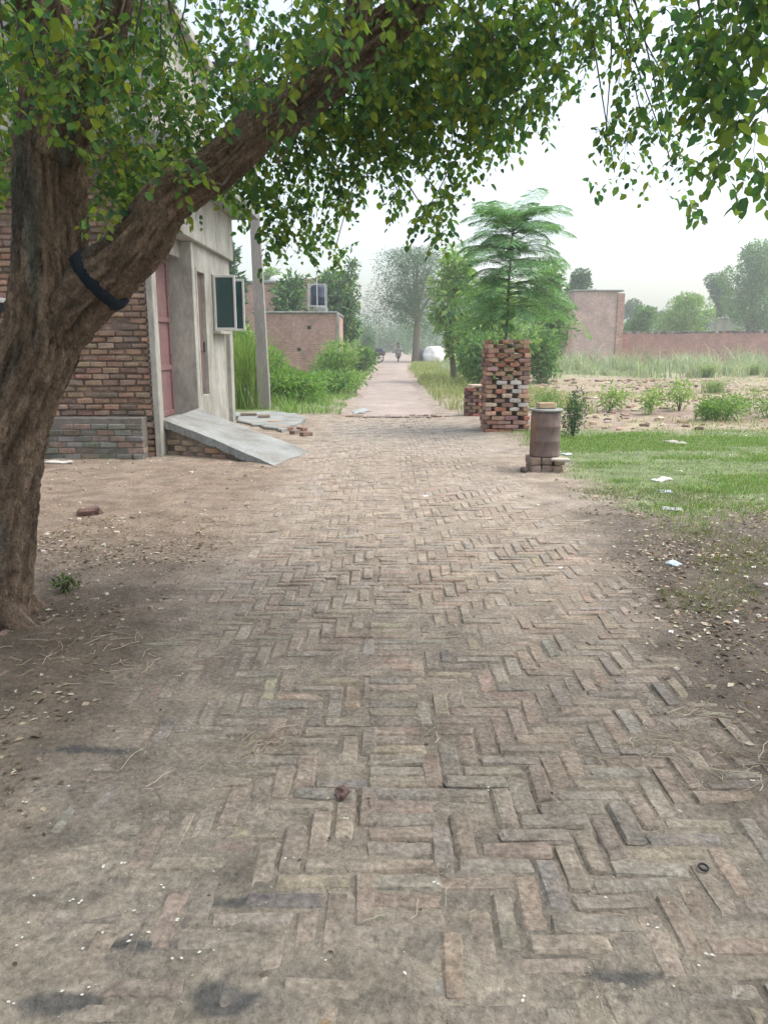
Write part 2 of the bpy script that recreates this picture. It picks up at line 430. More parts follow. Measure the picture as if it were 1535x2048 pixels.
# ------------------------------------------------------------------ brick-on-edge herringbone paving
def paving():
    W = .0785; n = 3; x0, y0 = -3.0, .7
    nx, ny = int(5.8 / W), int(16.4 / W)
    cen, sz = [], []
    sx = .055                       # the soldier strip along the middle of the lane
    for j in range(ny):             # three columns of stretcher bricks laid across
        cen.append((sx, y0 + (j + .5) * W)); sz.append((.228, .0765))
    for j in range(-3, ny):
        for i in range(nx):
            m = (i - j) % (2 * n)
            if m == 0: c, s = (x0 + (i + 1.5) * W, y0 + (j + .5) * W), (3 * W - .007, W - .007)
            elif m == 2 * n - 1: c, s = (x0 + (i + .5) * W, y0 + (j + 1.5) * W), (W - .007, 3 * W - .007)
            else: continue
            if abs(c[0] - sx) < .115 + s[0] / 2 - .045: continue
            cen.append(c); sz.append(s)
    cen, sz = np.array(cen), np.array(sz)
    # the courses wander with the settling of the lane
    wx = .05 * (fbm(cen[:, 0] * .5, cen[:, 1] * .5, None, 31, 2) - .5) * 2
    wy = .08 * (fbm(cen[:, 0] * .45, cen[:, 1] * .45, None, 37, 2) - .5) * 2
    keep = (onroad(cen[:, 0], cen[:, 1], .12) > .35) & (cen[:, 1] < 17.0) & (rng.random(len(cen)) > .012)
    cen, sz, wx, wy = cen[keep], sz[keep], wx[keep], wy[keep]
    N = len(cen)
    dz = rng.normal(0, .0016, N) + .005 * (fbm(cen[:, 0] * 3, cen[:, 1] * 3, None, 41, 2) - .5)
    sink = rng.random(N) < .05
    dz = dz - sink * rng.uniform(.006, .016, N)
    z = und(cen[:, 0], cen[:, 1]) - .05 + dz
    c3 = np.stack([cen[:, 0] + wx, cen[:, 1] + wy, z], 1)
    yaw = rng.normal(0, .018, N)
    tx, ty = rng.normal(0, .011, N), rng.normal(0, .011, N)
    R = rotz(yaw)
    R[:, 2, 0] += tx; R[:, 2, 1] += ty
    size = np.concatenate([sz * (1 + rng.normal(0, .012, sz.shape)), np.full((N, 1), .1)], 1)
    pal = [(.34, .235, .178), (.31, .235, .185), (.38, .315, .21), (.28, .265, .24), (.23, .212, .195), (.35, .29, .215), (.35, .24, .18), (.27, .24, .215), (.34, .30, .25)]
    bc = pick(pal, N, .14)
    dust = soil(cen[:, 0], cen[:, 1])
    k = np.clip(.60 + .5 * (fbm(cen[:, 0] * 1.1, cen[:, 1] * 1.1, None, 71, 3) - .4) + rng.normal(0, .13, N) + .28 * sst(7, 11, cen[:, 1]), .08, .92)[:, None]
    bc = bc * .9 + bc.mean(1, keepdims=True) * .1
    col = bc * (1 - k) + dust * k
    mb = MB(); cboxes(mb, c3, size, R, .011, col, .003)
    tag(mb.build('pavement', M_pave, smooth=False), kind='structure')
paving()

# worn lane beyond the drain
ys = axis(17.35, 40, .25, 17.3, 150, 1.03, 3); xs = np.linspace(0, 1, 26)
A = np.stack([rl(ys)[:, None] + (rr(ys) - rl(ys))[:, None] * xs[None], np.repeat(ys[:, None], 26, 1)], -1)
e = .5 * (fbm(A[..., 0] * 0 + xs[None] * 3, A[..., 1] * .8, None, 5, 4) - .5) * np.abs(xs * 2 - 1)[None] * 2
A[..., 0] += e
zz = und(A[..., 0], A[..., 1]) + .012 - .05 * (np.abs(xs * 2 - 1) ** 4)[None] + .012 * (fbm(A[..., 0] * 2, A[..., 1] * 2, None, 6, 3) - .5)
n = fbm(A[..., 0] * .9, A[..., 1] * .35, None, 15, 4)
c = np.array([.31, .255, .222])[None, None] * (.68 + .62 * n[..., None]) 
w = sst(.5, .7, fbm(A[..., 0] * 2.2, A[..., 1] * 1.2, None, 16, 3))[..., None] * .6
c = c * (1 - w) + np.array([.28, .245, .2]) * w
mb = MB(); mb.add(np.concatenate([A, zz[..., None]], -1).reshape(-1, 3), grid_faces(len(ys), 26), c.reshape(-1, 3))
tag(mb.build('road', M_road, smooth=True), kind='structure')
# rough broken kerb of bricks at the drain
mb = MB(); N = 17
xk = np.linspace(-.95, 1.4, N) + rng.normal(0, .02, N)
cboxes(mb, np.stack([xk, 17.32 + rng.normal(0, .025, N), und(xk, 17.3 + 0 * xk) + rng.uniform(-.03, .0, N)], 1), (.13, .1, .08), rotz(rng.normal(0, .15, N)), .012, pick([(.3, .22, .16), (.2, .16, .13)], N), .003)
tag(mb.build('kerb', M_brick), kind='structure')

def puddle(u, v, rx, ry, dz, name='puddle'):
    p = G(u, v); t = np.linspace(0, 2 * pi, 40, endpoint=False)
    k = .85 + 1.5 * (fbm(np.cos(t) * 2.2 + u, np.sin(t) * 2.2, None, 3, 3) - .5)
    v = np.stack([p[0] + rx * k * np.cos(t), p[1] + ry * k * np.sin(t), 0 * t + dz], 1); v[:, 2] += und(v[:, 0], v[:, 1]) - .05 * np.abs((v[:, 0] - rl(v[:, 1])) / (rr(v[:, 1]) - rl(v[:, 1])) * 2 - 1) ** 4
    mb = MB(); mb.add(v, np.arange(40)[None]); tag(mb.build(name, M_water), kind='structure')
puddle(722, 823, .25, .8, .027)

# ------------------------------------------------------------------ brickwork helper
RED = [(.30, .19, .137), (.255, .16, .12), (.32, .22, .155), (.235, .163, .13), (.29, .21, .15), (.21, .157, .125)]
def brickface(mb, x0, x1, z0, z1, y, depth, pal, axis='x', L=.235, Hh=.083, jit=.008, gap=.016, miss=0., ny=-1):
    """courses of real bricks on a wall seen from -Y (axis x) or from +X (axis y)"""
    cen, sz = [], []
    nz = int((z1 - z0) / Hh)
    for k in range(nz):
        x = x0 - (L / 2 if k % 2 else 0)
        while x < x1 - .02:
            a, b = max(x, x0), min(x + L, x1)
            if b - a > .05 and rng.random() >= miss:
                cen.append(((a + b) / 2, z0 + (k + .5) * Hh)); sz.append((b - a - gap * rng.uniform(.5, 1.6), Hh - gap * rng.uniform(.5, 1.5)))
            x += L * rng.uniform(.97, 1.03)
    cen, sz = np.array(cen), np.array(sz); N = len(cen)
    off = rng.normal(0, jit, N)
    c = pick(pal, N, .16)
    wx = rng.normal(0, .03, N)
    if axis == 'x':
        C = np.stack([cen[:, 0], y + ny * off + depth / 2, cen[:, 1]], 1); Sz = np.stack([sz[:, 0], np.full(N, depth), sz[:, 1]], 1)
    else:
        C = np.stack([y + off - depth / 2, cen[:, 0], cen[:, 1]], 1); Sz = np.stack([np.full(N, depth), sz[:, 0], sz[:, 1]], 1)
    R = rotz(wx)
    R[:, 2, 0] = rng.normal(0, .012, N)
    cboxes(mb, C, Sz, R, .010, c, .0022)
    return cen, c

# ------------------------------------------------------------------ the house on the left
FX, DX, Y0, Y1 = -3.10, -3.50, 10.8, 16.2
house = empty('brick_house', (-3.1, 10.8, 0), 'brick and plaster house with a concrete canopy, behind the big leaning tree', 'house')
hb = lambda mb, name, m, par=house, sm=False: _pb(mb, name, m, par, sm)
def _pb(mb, name, m, par, sm):
    o = mb.build(name, m, None, sm)
    o.parent = par
    # keep world placement: children of an Empty set off the origin
    o.matrix_parent_inverse = Matrix.Translation(-Vector(par.location)) if par.parent is None else Matrix.Identity(4)
    return o
mb = MB(); brickface(mb, -8.6, -3.20, .0, 4.0, Y0, .1, RED, jit=.013, gap=.02, miss=.004)
bx(mb, -8.6, -3.26, Y0 + .03, Y0 + .22, 0, 4.0, .004, (.2, .15, .115))
hb(mb, 'side_wall', M_brick)
mb = MB(); brickface(mb, -8.6, -3.29, 0, .56, 10.56, .2, [(.22, .165, .135), (.17, .165, .14), (.26, .19, .155), (.15, .15, .125), (.2, .19, .17)], jit=.008, gap=.013)
bx(mb, -8.6, -3.295, 10.575, Y0 + .01, 0, .575, .01, (.17, .155, .135))
hb(mb, 'plinth', M_brick)
mb = MB(); bx(mb, -3.192, FX, Y0 - .035, Y0 + .16, -.05, 3.18, .012); hb(mb, 'corner_column', M_plaster)
mb = MB()
bx(mb, DX - .2, FX, 13.06, 13.26, -.05, 3.18, .01)
bx(mb, FX - .2, FX, 13.26, 13.95, -.05, .70, .01)
bx(mb, FX - .2, FX - .003, 13.95, 14.5, -.05, 2.80, .006)
bx(mb, FX - .2, FX - .003, 14.5, 15.4, -.05, 1.74, .006)
bx(mb, FX - .2, FX - .003, 15.4, 15.58, -.05, 2.80, .006)
bx(mb, FX - .2, FX - .09, 15.58, 15.93, -.05, 2.80, .006)
bx(mb, FX - .2, FX + .015, 15.93, Y1, -.05, 2.80, .01)
bx(mb, FX - .2, FX - .006, 13.26, Y1 - .001, 2.80, 3.18, .004)
bx(mb, DX - .2, FX - .2, Y0 + .16, 13.06, 2.92, 3.18, .004)
hb(mb, 'facade_wall', M_plaster)
mb = MB(); bx(mb, FX - .2, FX + .085, Y0 + .06, Y1 + .02, 3.181, 3.995, .012); hb(mb, 'upper_beam', M_plaster)
mb = MB(); bx(mb, -8.6, -2.52, 10.45, 16.45, 4.0, 4.17, .012); hb(mb, 'canopy', M_conc)
mb = MB(); bx(mb, -8.6, -2.95, 10.62, 10.76, 4.171, 4.72, .012); bx(mb, -3.05, -2.93, 10.761, 16.3, 4.171, 4.72, .012); hb(mb, 'parapet', M_plaster)
mb = MB(); bx(mb, -5.6, -3.12, 12.1, 15.0, 4.171, 6.15, .015); bx(mb, -5.8, -2.95, 11.95, 15.15, 6.151, 6.3, .012); hb(mb, 'stair_room', M_plaster)
mb = MB(); bx(mb, -8.6, FX - .201, Y1 - .2, Y1 - .004, -.05, 3.99, .01); bx(mb, -8.6, -8.4, Y0 + .23, Y1 - .201, -.05, 3.99, .01); hb(mb, 'rear_wall', M_plaster)
mb = MB(); bx(mb, DX - .3, FX + .004, Y0 + .161, 13.059, -.05, .41, .012); hb(mb, 'threshold', M_conc)
# pink double door in the recess
mb = MB(); bx(mb, DX - .06, DX - .02, 10.97, 13.05, .412, 2.915, .004)
for a, b in ((10.99, 11.98), (12.03, 13.03)):
    for q in (a, b - .07): bx(mb, DX - .021, DX + .012, q, q + .07, .42, 2.9, .004)
    for z in (.42, 1.15, 1.9, 2.82): bx(mb, DX - .021, DX + .008, a + .071, b - .071, z, z + .08, .004)
door = hb(mb, 'door', M_pink); door['label'] = 'faded pink panelled double door set back in the recess'
mb = MB(); tube(mb, [(DX + .02, 12.1, 1.35, .012), (DX + .05, 12.1, 1.38, .012), (DX + .05, 12.1, 1.52, .012), (DX + .02, 12.1, 1.55, .012)], 8); bx(mb, DX + .008, DX + .022, 12.06, 12.14, 1.32, 1.58, .003); _pb(mb, 'handle', M_dark, door, False)
# brown narrow door
mb = MB(); bx(mb, FX - .10, FX - .06, 13.33, 13.88, .702, 2.74, .004)
for z0, z1 in ((.8, 1.35), (1.45, 2.0), (2.1, 2.65)): bx(mb, FX - .061, FX - .045, 13.42, 13.79, z0, z1, .01)
d2 = hb(mb, 'door', M_brown); d2['label'] = 'narrow dark brown door high above the slab'
mb = MB(); bx(mb, FX - .12, FX + .012, 13.262, 13.33, .702, 2.797, .006); bx(mb, FX - .12, FX + .012, 13.88, 13.948, .702, 2.797, .006); bx(mb, FX - .12, FX + .011, 13.331, 13.879, 2.742, 2.797, .006); _pb(mb, 'frame', M_plaster, d2, False)
mb = MB(); bx(mb, FX - .044, FX - .02, 13.79, 13.82, 1.42, 1.6, .004); _pb(mb, 'handle', M_dark, d2, False)
# window with two shutters standing open
mb = MB()
for a, b, c_, d in ((14.502, 14.57, 1.80, 2.797), (15.33, 15.398, 1.80, 2.797), (14.571, 15.329, 2.73, 2.797), (14.571, 15.329, 1.80, 1.86)): bx(mb, FX - .13, FX + .02, a, b, c_, d, .005)
win = hb(mb, 'window', M_plaster)
mb = MB(); bx(mb, FX - .15, FX + .14, 14.42, 15.48, 1.742, 1.80, .01); _pb(mb, 'sill', M_plaster, win, False)
mb = MB()
for k in range(6): tube(mb, [(FX - .07, 14.62 + k * .135, 1.86, .007), (FX - .07, 14.62 + k * .135, 2.73, .007)], 6)
_pb(mb, 'grille', M_dark, win, False)
for yy, ln, lab in ((14.50, .40, None), (15.40, .40, None)):
    mb = MB()
    for a, b in ((FX + .022, FX + .065), (FX + ln - .02, FX + ln + .02)): bx(mb, a, b, yy - .016, yy + .016, 1.81, 2.78, .004)
    for z in (1.81, 2.735): bx(mb, FX + .066, FX + ln - .021, yy - .015, yy + .015, z, z + .045, .003)
    sh = _pb(mb, 'shutter', M_white, win, False)
    mb = MB(); bx(mb, FX + .066, FX + ln - .021, yy - .007, yy + .007, 1.856, 2.734, .001); o = hb(mb, 'shutter_panel', M_glass); o.parent = win; o.matrix_parent_inverse = Matrix.Identity(4)
# ledge on the side wall
mb = MB(); bx(mb, -6.6, -5.05, 10.62, 10.84, 2.10, 2.16, .006); hb(mb, 'ledge', M_white)
mb = MB(); bx(mb, -6.6, -5.12, 10.745, 10.79, 1.98, 2.095, .004); hb(mb, 'dark_strip', M_dark)  # dark strip on the wall just under the ledge

# concrete ramp up to the pink door
ramp = empty('concrete_ramp', (-2.3, 11.2, 0), 'sloping grey concrete ramp on brick side wall, rising to pink door', 'ramp')
def rampz(s): return .47 * (1 - s) ** 1.12 + .012
nS, nT = 60, 40
s_, t_ = np.meshgrid(np.linspace(0, 1, nS), np.linspace(0, 1, nT), indexing='ij')
nearx, neary = -3.09 + 1.66 * s_, 10.93 - .93 * s_ ** 1.3
farx, fary = -3.09 + 1.98 * s_, 13.05 - 1.62 * s_ ** .9
rx = nearx + (farx - nearx) * t_; ry = neary + (fary - neary) * t_
er = .10 * (fbm(rx * 2, ry * 2, None, 81, 3) - .5) * s_ ** 4
rx = rx + er * 2
ry = ry + .05 * (fbm(s_ * 16, t_ * 0 + np.round(t_) * 9, None, 84, 3) - .5) * np.clip(np.abs(t_ * 2 - 1) - .8, 0, 1) * 5
rz_ = rampz(s_) + und(rx, ry) + .016 * (fbm(rx * 3, ry * 3, None, 82, 4) - .5) - .05 * np.clip(np.abs(t_ * 2 - 1) - .93, 0, 1) * 4 * .2
edge = (s_ > .985)
top = np.stack([rx, ry, rz_ + .03 * (1 - s_ ** 8)], -1); bot = top.copy(); bot[..., 2] = np.maximum(top[..., 2] - .11, -.06)
mb = MB(); mb.add(top.reshape(-1, 3), grid_faces(nS, nT)[:, ::-1], (1, 1, 1)); 
def skirt(mb, T, B):
    n = len(T); mb.add(np.concatenate([T, B]), np.array([[i, i + 1, n + i + 1, n + i] for i in range(n - 1)]))
rim = np.concatenate([top[:, 0], top[-1, 1:], top[::-1, -1][1:]]); rimb = np.concatenate([bot[:, 0], bot[-1, 1:], bot[::-1, -1][1:]])
jag = rng.normal(0, .006, rim.shape); rimb = rimb + jag
skirt(mb, rim, rimb)
_pb(mb, 'slab', M_conc, ramp, False)
mb = MB(); cen = []
for k in range(5):
    x = -3.08 - (.12 if k % 2 else 0)
    while x < -1.55:
        s0 = (x + .12 + 3.09) / 1.66; top_ = rampz(np.clip(s0 + .08, 0, 1)) - .09
        if (k + 1) * .083 < top_ + .04 and x > -3.1: cen.append((x + .118, 10.965 - .93 * np.clip(s0, 0, 1) ** 1.3 + .05, k * .083 + .03))
        x += .238
cen = np.array(cen)
cboxes(mb, cen, (.226, .11, .072), rotz(-.45 * np.clip((cen[:, 0] + 3.09) / 1.66, 0, 1)), .01, pick(RED + [(.25, .2, .15)], len(cen)), .002)
mb.add([[-3.09, 11.02, -.1], [-1.7, 10.35, -.1], [-1.7, 10.35, .04], [-3.09, 11.02, .38]], [[0, 1, 2, 3]], (.2, .16, .12))
_pb(mb, 'brick_side', M_brick, ramp, False)

# broken slab over the drain beside the pole
def slab(name, poly, z, th, m, label, cat, col=(1, 1, 1)):
    p = np.array(poly); cen = p.mean(0); pts = []
    for i in range(len(p)):
        a, b = p[i], p[(i + 1) % len(p)]
        for t in np.linspace(0, 1, 8, endpoint=False): pts.append(a + (b - a) * t + rng.normal(0, .035, 2))
    pts = np.array(pts); n = len(pts); mb = MB()
    inner = cen + (pts - cen) * .97
    v = np.concatenate([np.c_[inner, np.full(n, z)], np.c_[pts, np.full(n, z - .015)], np.c_[pts, np.full(n, z - th)], [[*cen, z + .005]]])
    f = [[k * n + i, (k + 1) * n + i, (k + 1) * n + (i + 1) % n, k * n + (i + 1) % n] for k in (0, 1) for i in range(n)]
    mb.add(v, [np.array(f), np.array([[3 * n, i, (i + 1) % n] for i in range(n)])], col)
    return tag(mb.build(name, m), label, cat)
q = [G(462, 824, .07), G(478, 842, .07), G(520, 850, .07), G(563, 858, .07), G(592, 846, .07), G(606, 836, .07), G(590, 826, .07), G(540, 822, .07)]
slab('concrete_slab', [a[:2] for a in q], .07, .12, M_conc, 'cracked flat concrete slab at the foot of the utility pole', 'slab')
LB = [(575, 862, .2), (590, 868, 1.1), (560, 858, .6), (604, 862, 2.2), (548, 851, .1), (612, 872, .8)]
for i, (u, v, a) in enumerate(LB):
    g = G(u, v); mb = MB(); cboxes(mb, [[0, 0, .035]], (.22, .11, .072), rotz(np.array([a]))[0], .012, pick(RED, 1), .003)
    o = mb.build('loose_brick', M_brick); o.location = (g[0], g[1], float(gz(g[0], g[1])) - .005)
    tag(o, 'loose red brick in the rubble at the broken edge of the concrete slab', 'brick', 'loose bricks beside the slab')
for i, (u, v) in enumerate(((497, 826), (528, 830))):
    g = G(u, v, .125); mb = MB(); cboxes(mb, [[0, 0, -.02]], (.34 - .1 * i, .16, .06), rotz(np.array([.2]))[0], .014, (.19, .15, .115), .004)
    o = mb.build('stone_block', M_brick); o.location = (g[0], g[1], .118)
    tag(o, ('dark flat stone block lying left of the pole on the slab', 'small dark stone block lying in front of the pole on the slab')[i], 'stone')

# utility pole
pb_ = G(529, 819)
pole = empty('utility_pole', (pb_[0], pb_[1], 0), 'tall grey square concrete pole standing beside the house canopy', 'utility pole')
mb = MB()
v = []
for z, w, d, dx in ((-.3, .145, .11, 0), (.85, .14, .11, -.006), (.852, .132, .105, -.006), (8.2, .085, .07, -.16)):
    v += [(pb_[0] + dx + a * w, pb_[1] + b * d, z) for a, b in ((-1, -1), (1, -1), (1, 1), (-1, 1))]
mb.add(v, grid_faces(4, 4, True)); mb.add(v[-4:], [[0, 1, 2, 3]])
_pb(mb, 'shaft', M_pole, pole, False)
mb = MB(); bx(mb, pb_[0] - .9, pb_[0] + .6, pb_[1] - .15, pb_[1] - .08, 7.6, 7.7, .005); _pb(mb, 'cross_arm', M_dark, pole, False)
for k in (-.8, -.2, .5):
    mb = MB(); lathe(mb, [(.015, 0), (.02, .08), (.05, .1), (.045, .14), (.055, .16), (.03, .2)], (pb_[0] + k, pb_[1] - .115, 7.7), 12); _pb(mb, 'insulator', M_white, pole, True)
mb = MB(); a = G(478, 818); tube(mb, [(a[0] - .1, a[1], -.1, .03), (a[0] - .1, a[1], .35, .03), (a[0] + .05, a[1], .5, .03), (a[0] + .25, a[1] - .1, .42, .03), (a[0] + .42, a[1] - .2, .05, .03), (a[0] + .46, a[1] - .2, -.1, .03)], 10, .05)
tag(mb.build('bent_pipe', M_white, smooth=True), 'white pipe bent in an arch, in the grass between house and pole', 'pipe')

# ------------------------------------------------------------------ brick tree guard with its young tree
gp = G(1010, 866); GX, GY = gp[0] + .02, gp[1] + .4
guard = tag(bpy.data.objects.new('tree_guard', None), 'tall square honeycomb brick guard, partly whitewashed, round the young tree', 'tree guard'); COL.objects.link(guard); guard.location = (GX, GY, 0)
mb = MB(); cen, sz, yw, cc = [], [], [], []
HB = .0785
for k in range(21):
    z = k * HB + .03
    for side in range(4):
        par = (k + side) % 2
        offs = (-.285, 0.0, .285) if par == 0 else (-.13, .15)
        if k < 4: offs = (-.26, -.02, .22) if par == 0 else (-.16, .08)
        for o_ in offs:
            if k > 4 and rng.random() < .03: continue
            l = rng.uniform(.165, .205) if k >= 4 else .235
            a = side * pi / 2; d = .325 + (.02 if k < 4 else 0)
            lx, ly = o_ + rng.normal(0, .012), -d + rng.normal(0, .012)
            cen.append((GX + lx * cos(a) - ly * sin(a), GY + lx * sin(a) + ly * cos(a), z + rng.normal(0, .003)))
            sz.append((l, .11, .07 * rng.uniform(.9, 1.04))); yw.append(a + rng.normal(0, .05))
            c = pick(RED + [(.3, .15, .1), (.42, .29, .2), (.27, .18, .16)], 1, .18)[0] * 1.2
            if side == 0 and .35 < z < 1.1 and rng.random() < .75 * sst(-.3, .2, lx) * sst(1.15, .8, z): c = np.array([.62, .64, .6]) * rng.uniform(.75, 1.1)
            elif side == 0 and .5 < z < .95 and rng.random() < .5: c = np.array([.5, .44, .34])
            c = c * np.array([1.12, .98, .98])
            cc.append(c)
cboxes(mb, cen, np.array(sz), rotz(np.array(yw)), .009, np.array(cc), .003)
_pb(mb, 'brickwork', M_brick, guard, False)
mb = MB(); lathe(mb, [(.01, -.02), (.25, -.02), (.25, .9), (.1, .95)], (GX, GY, 0), 12); _pb(mb, 'soil_fill', mat('fill_soil', (.16, .12, .085)), guard, True)

def tufts(mb, cx, cy, n, spread, h, w, pal, lean=.5, z=None):
    x = cx + rng.normal(0, spread, n); y = cy + rng.normal(0, spread, n)
    zz = gz(x, y) - .01 if z is None else np.full(n, z)
    blades(mb, np.stack([x, y, zz], 1), h * rng.uniform(.5, 1.1, n), w, lean * rng.uniform(.3, 1.3, n), pick(pal, n))
mb = MB(); tufts(mb, GX + .1, GY - .3, 14, .12, .16, .012, [(.35, .45, .25), (.5, .55, .4)], .7, 1.6)
_pb(mb, 'weeds', M_grass, guard, False)

sap = empty('young_tree', (GX, GY, 1.0), 'young tree with layered feathery fronds growing out of the brick guard', 'tree')
mb = MB(); tube(mb, [(GX - .02, GY, .9, .03), (GX, GY, 1.8, .026), (GX + .015, GY, 2.6, .02), (GX + .05, GY, 3.3, .012), (GX + .06, GY, 3.75, .006)], 8, .1)
fr = MB()
def frond(base, az, L, droop, rise, pal, lw=.032, wid=.15, nl=17):
    t = np.linspace(0, 1, nl); d = np.array([cos(az), sin(az)])
    rad_ = L * t * (1 - .12 * t * t)
    p = np.stack([base[0] + d[0] * rad_, base[1] + d[1] * rad_, base[2] + rise * L * t - droop * L * t ** 2.1], 1)
    tube(mb, np.c_[p, np.linspace(.006, .0015, nl)], 4)
    tg = unit(np.gradient(p, axis=0)); sd = np.array([-d[1], d[0], 0])
    for sg in (-1, 1):
        # each pinna is a short side blade made of small leaflets
        for i in range(2, nl):
            w = wid * (sin(pi * min(1, .12 + .83 * t[i])) ** .7) * L / .8
            m = 7; q = np.linspace(.12, 1, m)
            ax = unit(sd * sg * .9 + tg[i] * .5 + np.array([0, 0, -.22 + rng.normal(0, .08)]))
            pp = p[i] + ax * (q * w)[:, None] + np.array([0, 0, -1.]) * (.1 * w * q ** 2)[:, None]
            n2 = unit(np.cross(ax, tg[i]) * sg + rng.normal(0, .25, 3))
            if n2[2] < 0: n2 = -n2
            for s2 in (-1, 1):
                la = unit(tg[i] * s2 * .8 + ax * .6)
                leaves(fr, pp, np.repeat(la[None], m, 0) + rng.normal(0, .12, (m, 3)), np.repeat(n2[None], m, 0), lw * 1.25, lw * .62, pick(pal, m, .16), True)
PALs = [(.15, .31, .16), (.2, .36, .18), (.115, .25, .145), (.25, .4, .18)]
for z in np.linspace(1.95, 3.72, 29):
    k = (z - 2.0) / 1.75
    for j in range(4 if k < .8 else 6):
        az = rng.uniform(0, 2 * pi)
        L = (1.62 - .72 * k ** 1.2) * rng.uniform(.42, 1.12) * (0.8 if k < .08 else 1)
        frond((GX + .06 * k, GY, z + rng.normal(0, .05)), az, L, .46 + .16 * rng.random() - .1 * k, .34 + .26 * k + rng.normal(0, .12), PALs, wid=.2)
for az, L in ((.3, .75), (2, .6), (4, .7), (5.2, .6), (1.2, .55), (3.1, .7), (2.6, .5), (0, .6)): frond((GX + .06, GY, 3.7), az, L * 1.1, .45, .72, PALs, wid=.2)
_pb(mb, 'trunk', M_bark2, sap, True); _pb(fr, 'crown', M_far, sap, False)

# low ruined guard behind
g2 = G(952, 833); mb = MB(); cen, yw = [], []
for k in range(8):
    for j in range(6):
        a = j * pi / 3 + (k % 2) * pi / 6; cen.append((g2[0] + .2 * sin(a), g2[1] + .25 - .2 * cos(a), .035 + k * .078)); yw.append(a)
cboxes(mb, cen, (.17, .1, .068), rotz(np.array(yw) + rng.normal(0, .08, 48)), .01, pick(RED + [(.2, .12, .11), (.3, .13, .1)], 48, .2), .003)
cboxes(mb, [[g2[0] + .05, g2[1] + .2, .67]], (.4, .36, .04), rotz(np.array([.2]))[0], .012, (.5, .4, .33))
tag(mb.build('low_tree_guard', M_brick), 'knee-high round brick guard with a flat cover, behind the tall guard', 'tree guard')

# ------------------------------------------------------------------ drum on bricks
dp = G(1092, 945); DXc, DYc = dp[0] + .0, dp[1] + .18
base = empty('brick_footing', (DXc, DYc, 0), 'low two-course brick footing carrying the rusty drum', 'brick base')
mb = MB()
for k in range(2):
    for ix, w in enumerate((.13, .13, .13)):
        for iy in (-1, 1):
            cboxes(mb, [[DXc - .13 + ix * .135 + (.02 if k else 0) * (ix - 1), DYc + iy * .1, .04 + k * .095]], (w, .19, .09), rotz(rng.normal(0, .05, 1))[0], .012, pick([(.3, .19, .15), (.26, .21, .17), (.33, .24, .19)], 1), .003)
_pb(mb, 'brickwork', M_brick, base, False)
mb = MB(); cboxes(mb, [[DXc + .16, DYc - .2, .165]], (.22, .14, .035), rotz(np.array([-.2]))[0], .008, (.48, .44, .38), .003); tag(mb.build('stone_slab', M_brick), 'pale flat stone sticking out of the footing under the drum', 'stone')
drum = empty('metal_drum', (DXc, DYc, .185), 'brown rusty metal drum standing on a brick footing at the road edge', 'drum')
mb = MB(); lathe(mb, [(.01, .186), (.178, .186), (.188, .196), (.186, .21), (.184, .37), (.190, .38), (.184, .39), (.184, .55), (.190, .56), (.184, .57), (.182, .72), (.17, .745), (.01, .745)], (DXc, DYc, 0), 40); _pb(mb, 'body', M_rust, drum, True)
mb = MB(); lathe(mb, [(.01, .746), (.2, .746), (.208, .752), (.208, .768), (.2, .774), (.01, .774)], (DXc, DYc, 0), 40); _pb(mb, 'lid', M_conc, drum, True)
mb = MB(); cboxes(mb, [[DXc + .0, DYc, .815]], (.225, .15, .078), rotz(np.array([.08]))[0], .014, (1, 1, 1), .003); tag(mb.build('brick_block', M_tan), 'tan brick lying on top of the rusty drum', 'brick')

def lump(name, p, r, m, label, cat, seed=1, flat=.6, grp=None, col=(1, 1, 1), n=14, a=0.):
    th, ph = np.meshgrid(np.linspace(0, 2 * pi, n * 2, endpoint=False), np.linspace(0, pi, n))
    d = np.stack([np.sin(ph) * np.cos(th), np.sin(ph) * np.sin(th), np.cos(ph)], -1)
    k = .75 + .5 * fbm(d[..., 0] * 1.6 + seed, d[..., 1] * 1.6, d[..., 2] * 1.6, seed, 3)
    r = np.broadcast_to(np.asarray(r, float), 3)
    v = (d * k[..., None] * r).reshape(-1, 3) @ rotz(a)[0].T
    mb = MB(); mb.add(v, grid_faces(n, 2 * n, True)[:, ::-1], col)
    o = mb.build(name, m, smooth=True); o.location = p
    return tag(o, label, cat, grp)
a = G(1047, 945); lump('stone', (a[0], a[1], .03), (.05, .05, .04), M_brick, 'small dark round stone beside the brick footing of the drum', 'stone', 3, col=(.09, .07, .06))
def chunk(u, v, size, col, label, ang, tilt):
    g = G(u, v); mb = MB(); R = rotz(np.array([ang]))[0].copy(); R[2, 0] += tilt
    cboxes(mb, [[0, 0, 0]], size, R, size[2] * .3, col, min(size) * .14); cboxes(mb, [[size[0] * .3, size[1] * .25, -size[2] * .15]], np.array(size) * .62, rotz(np.array([ang + .9]))[0], size[2] * .2, np.array(col) * .9, min(size) * .12)
    o = mb.build('brick_chunk', M_brick); o.location = (g[0], g[1], max(float(gz(g[0], g[1])), float(und(g[0], g[1]))) + size[2] * .3); tag(o, label, 'brick chunk', 'broken brick chunks on the ground')
chunk(178, 1030, (.2, .11, .075), (.16, .10, .085), 'dark reddish broken brick chunk on the bare earth by the tree', .25, .12)
chunk(683, 1590, (.034, .05, .036), (.2, .13, .115), 'small reddish brick chip standing up from the near paving', .3, .2)

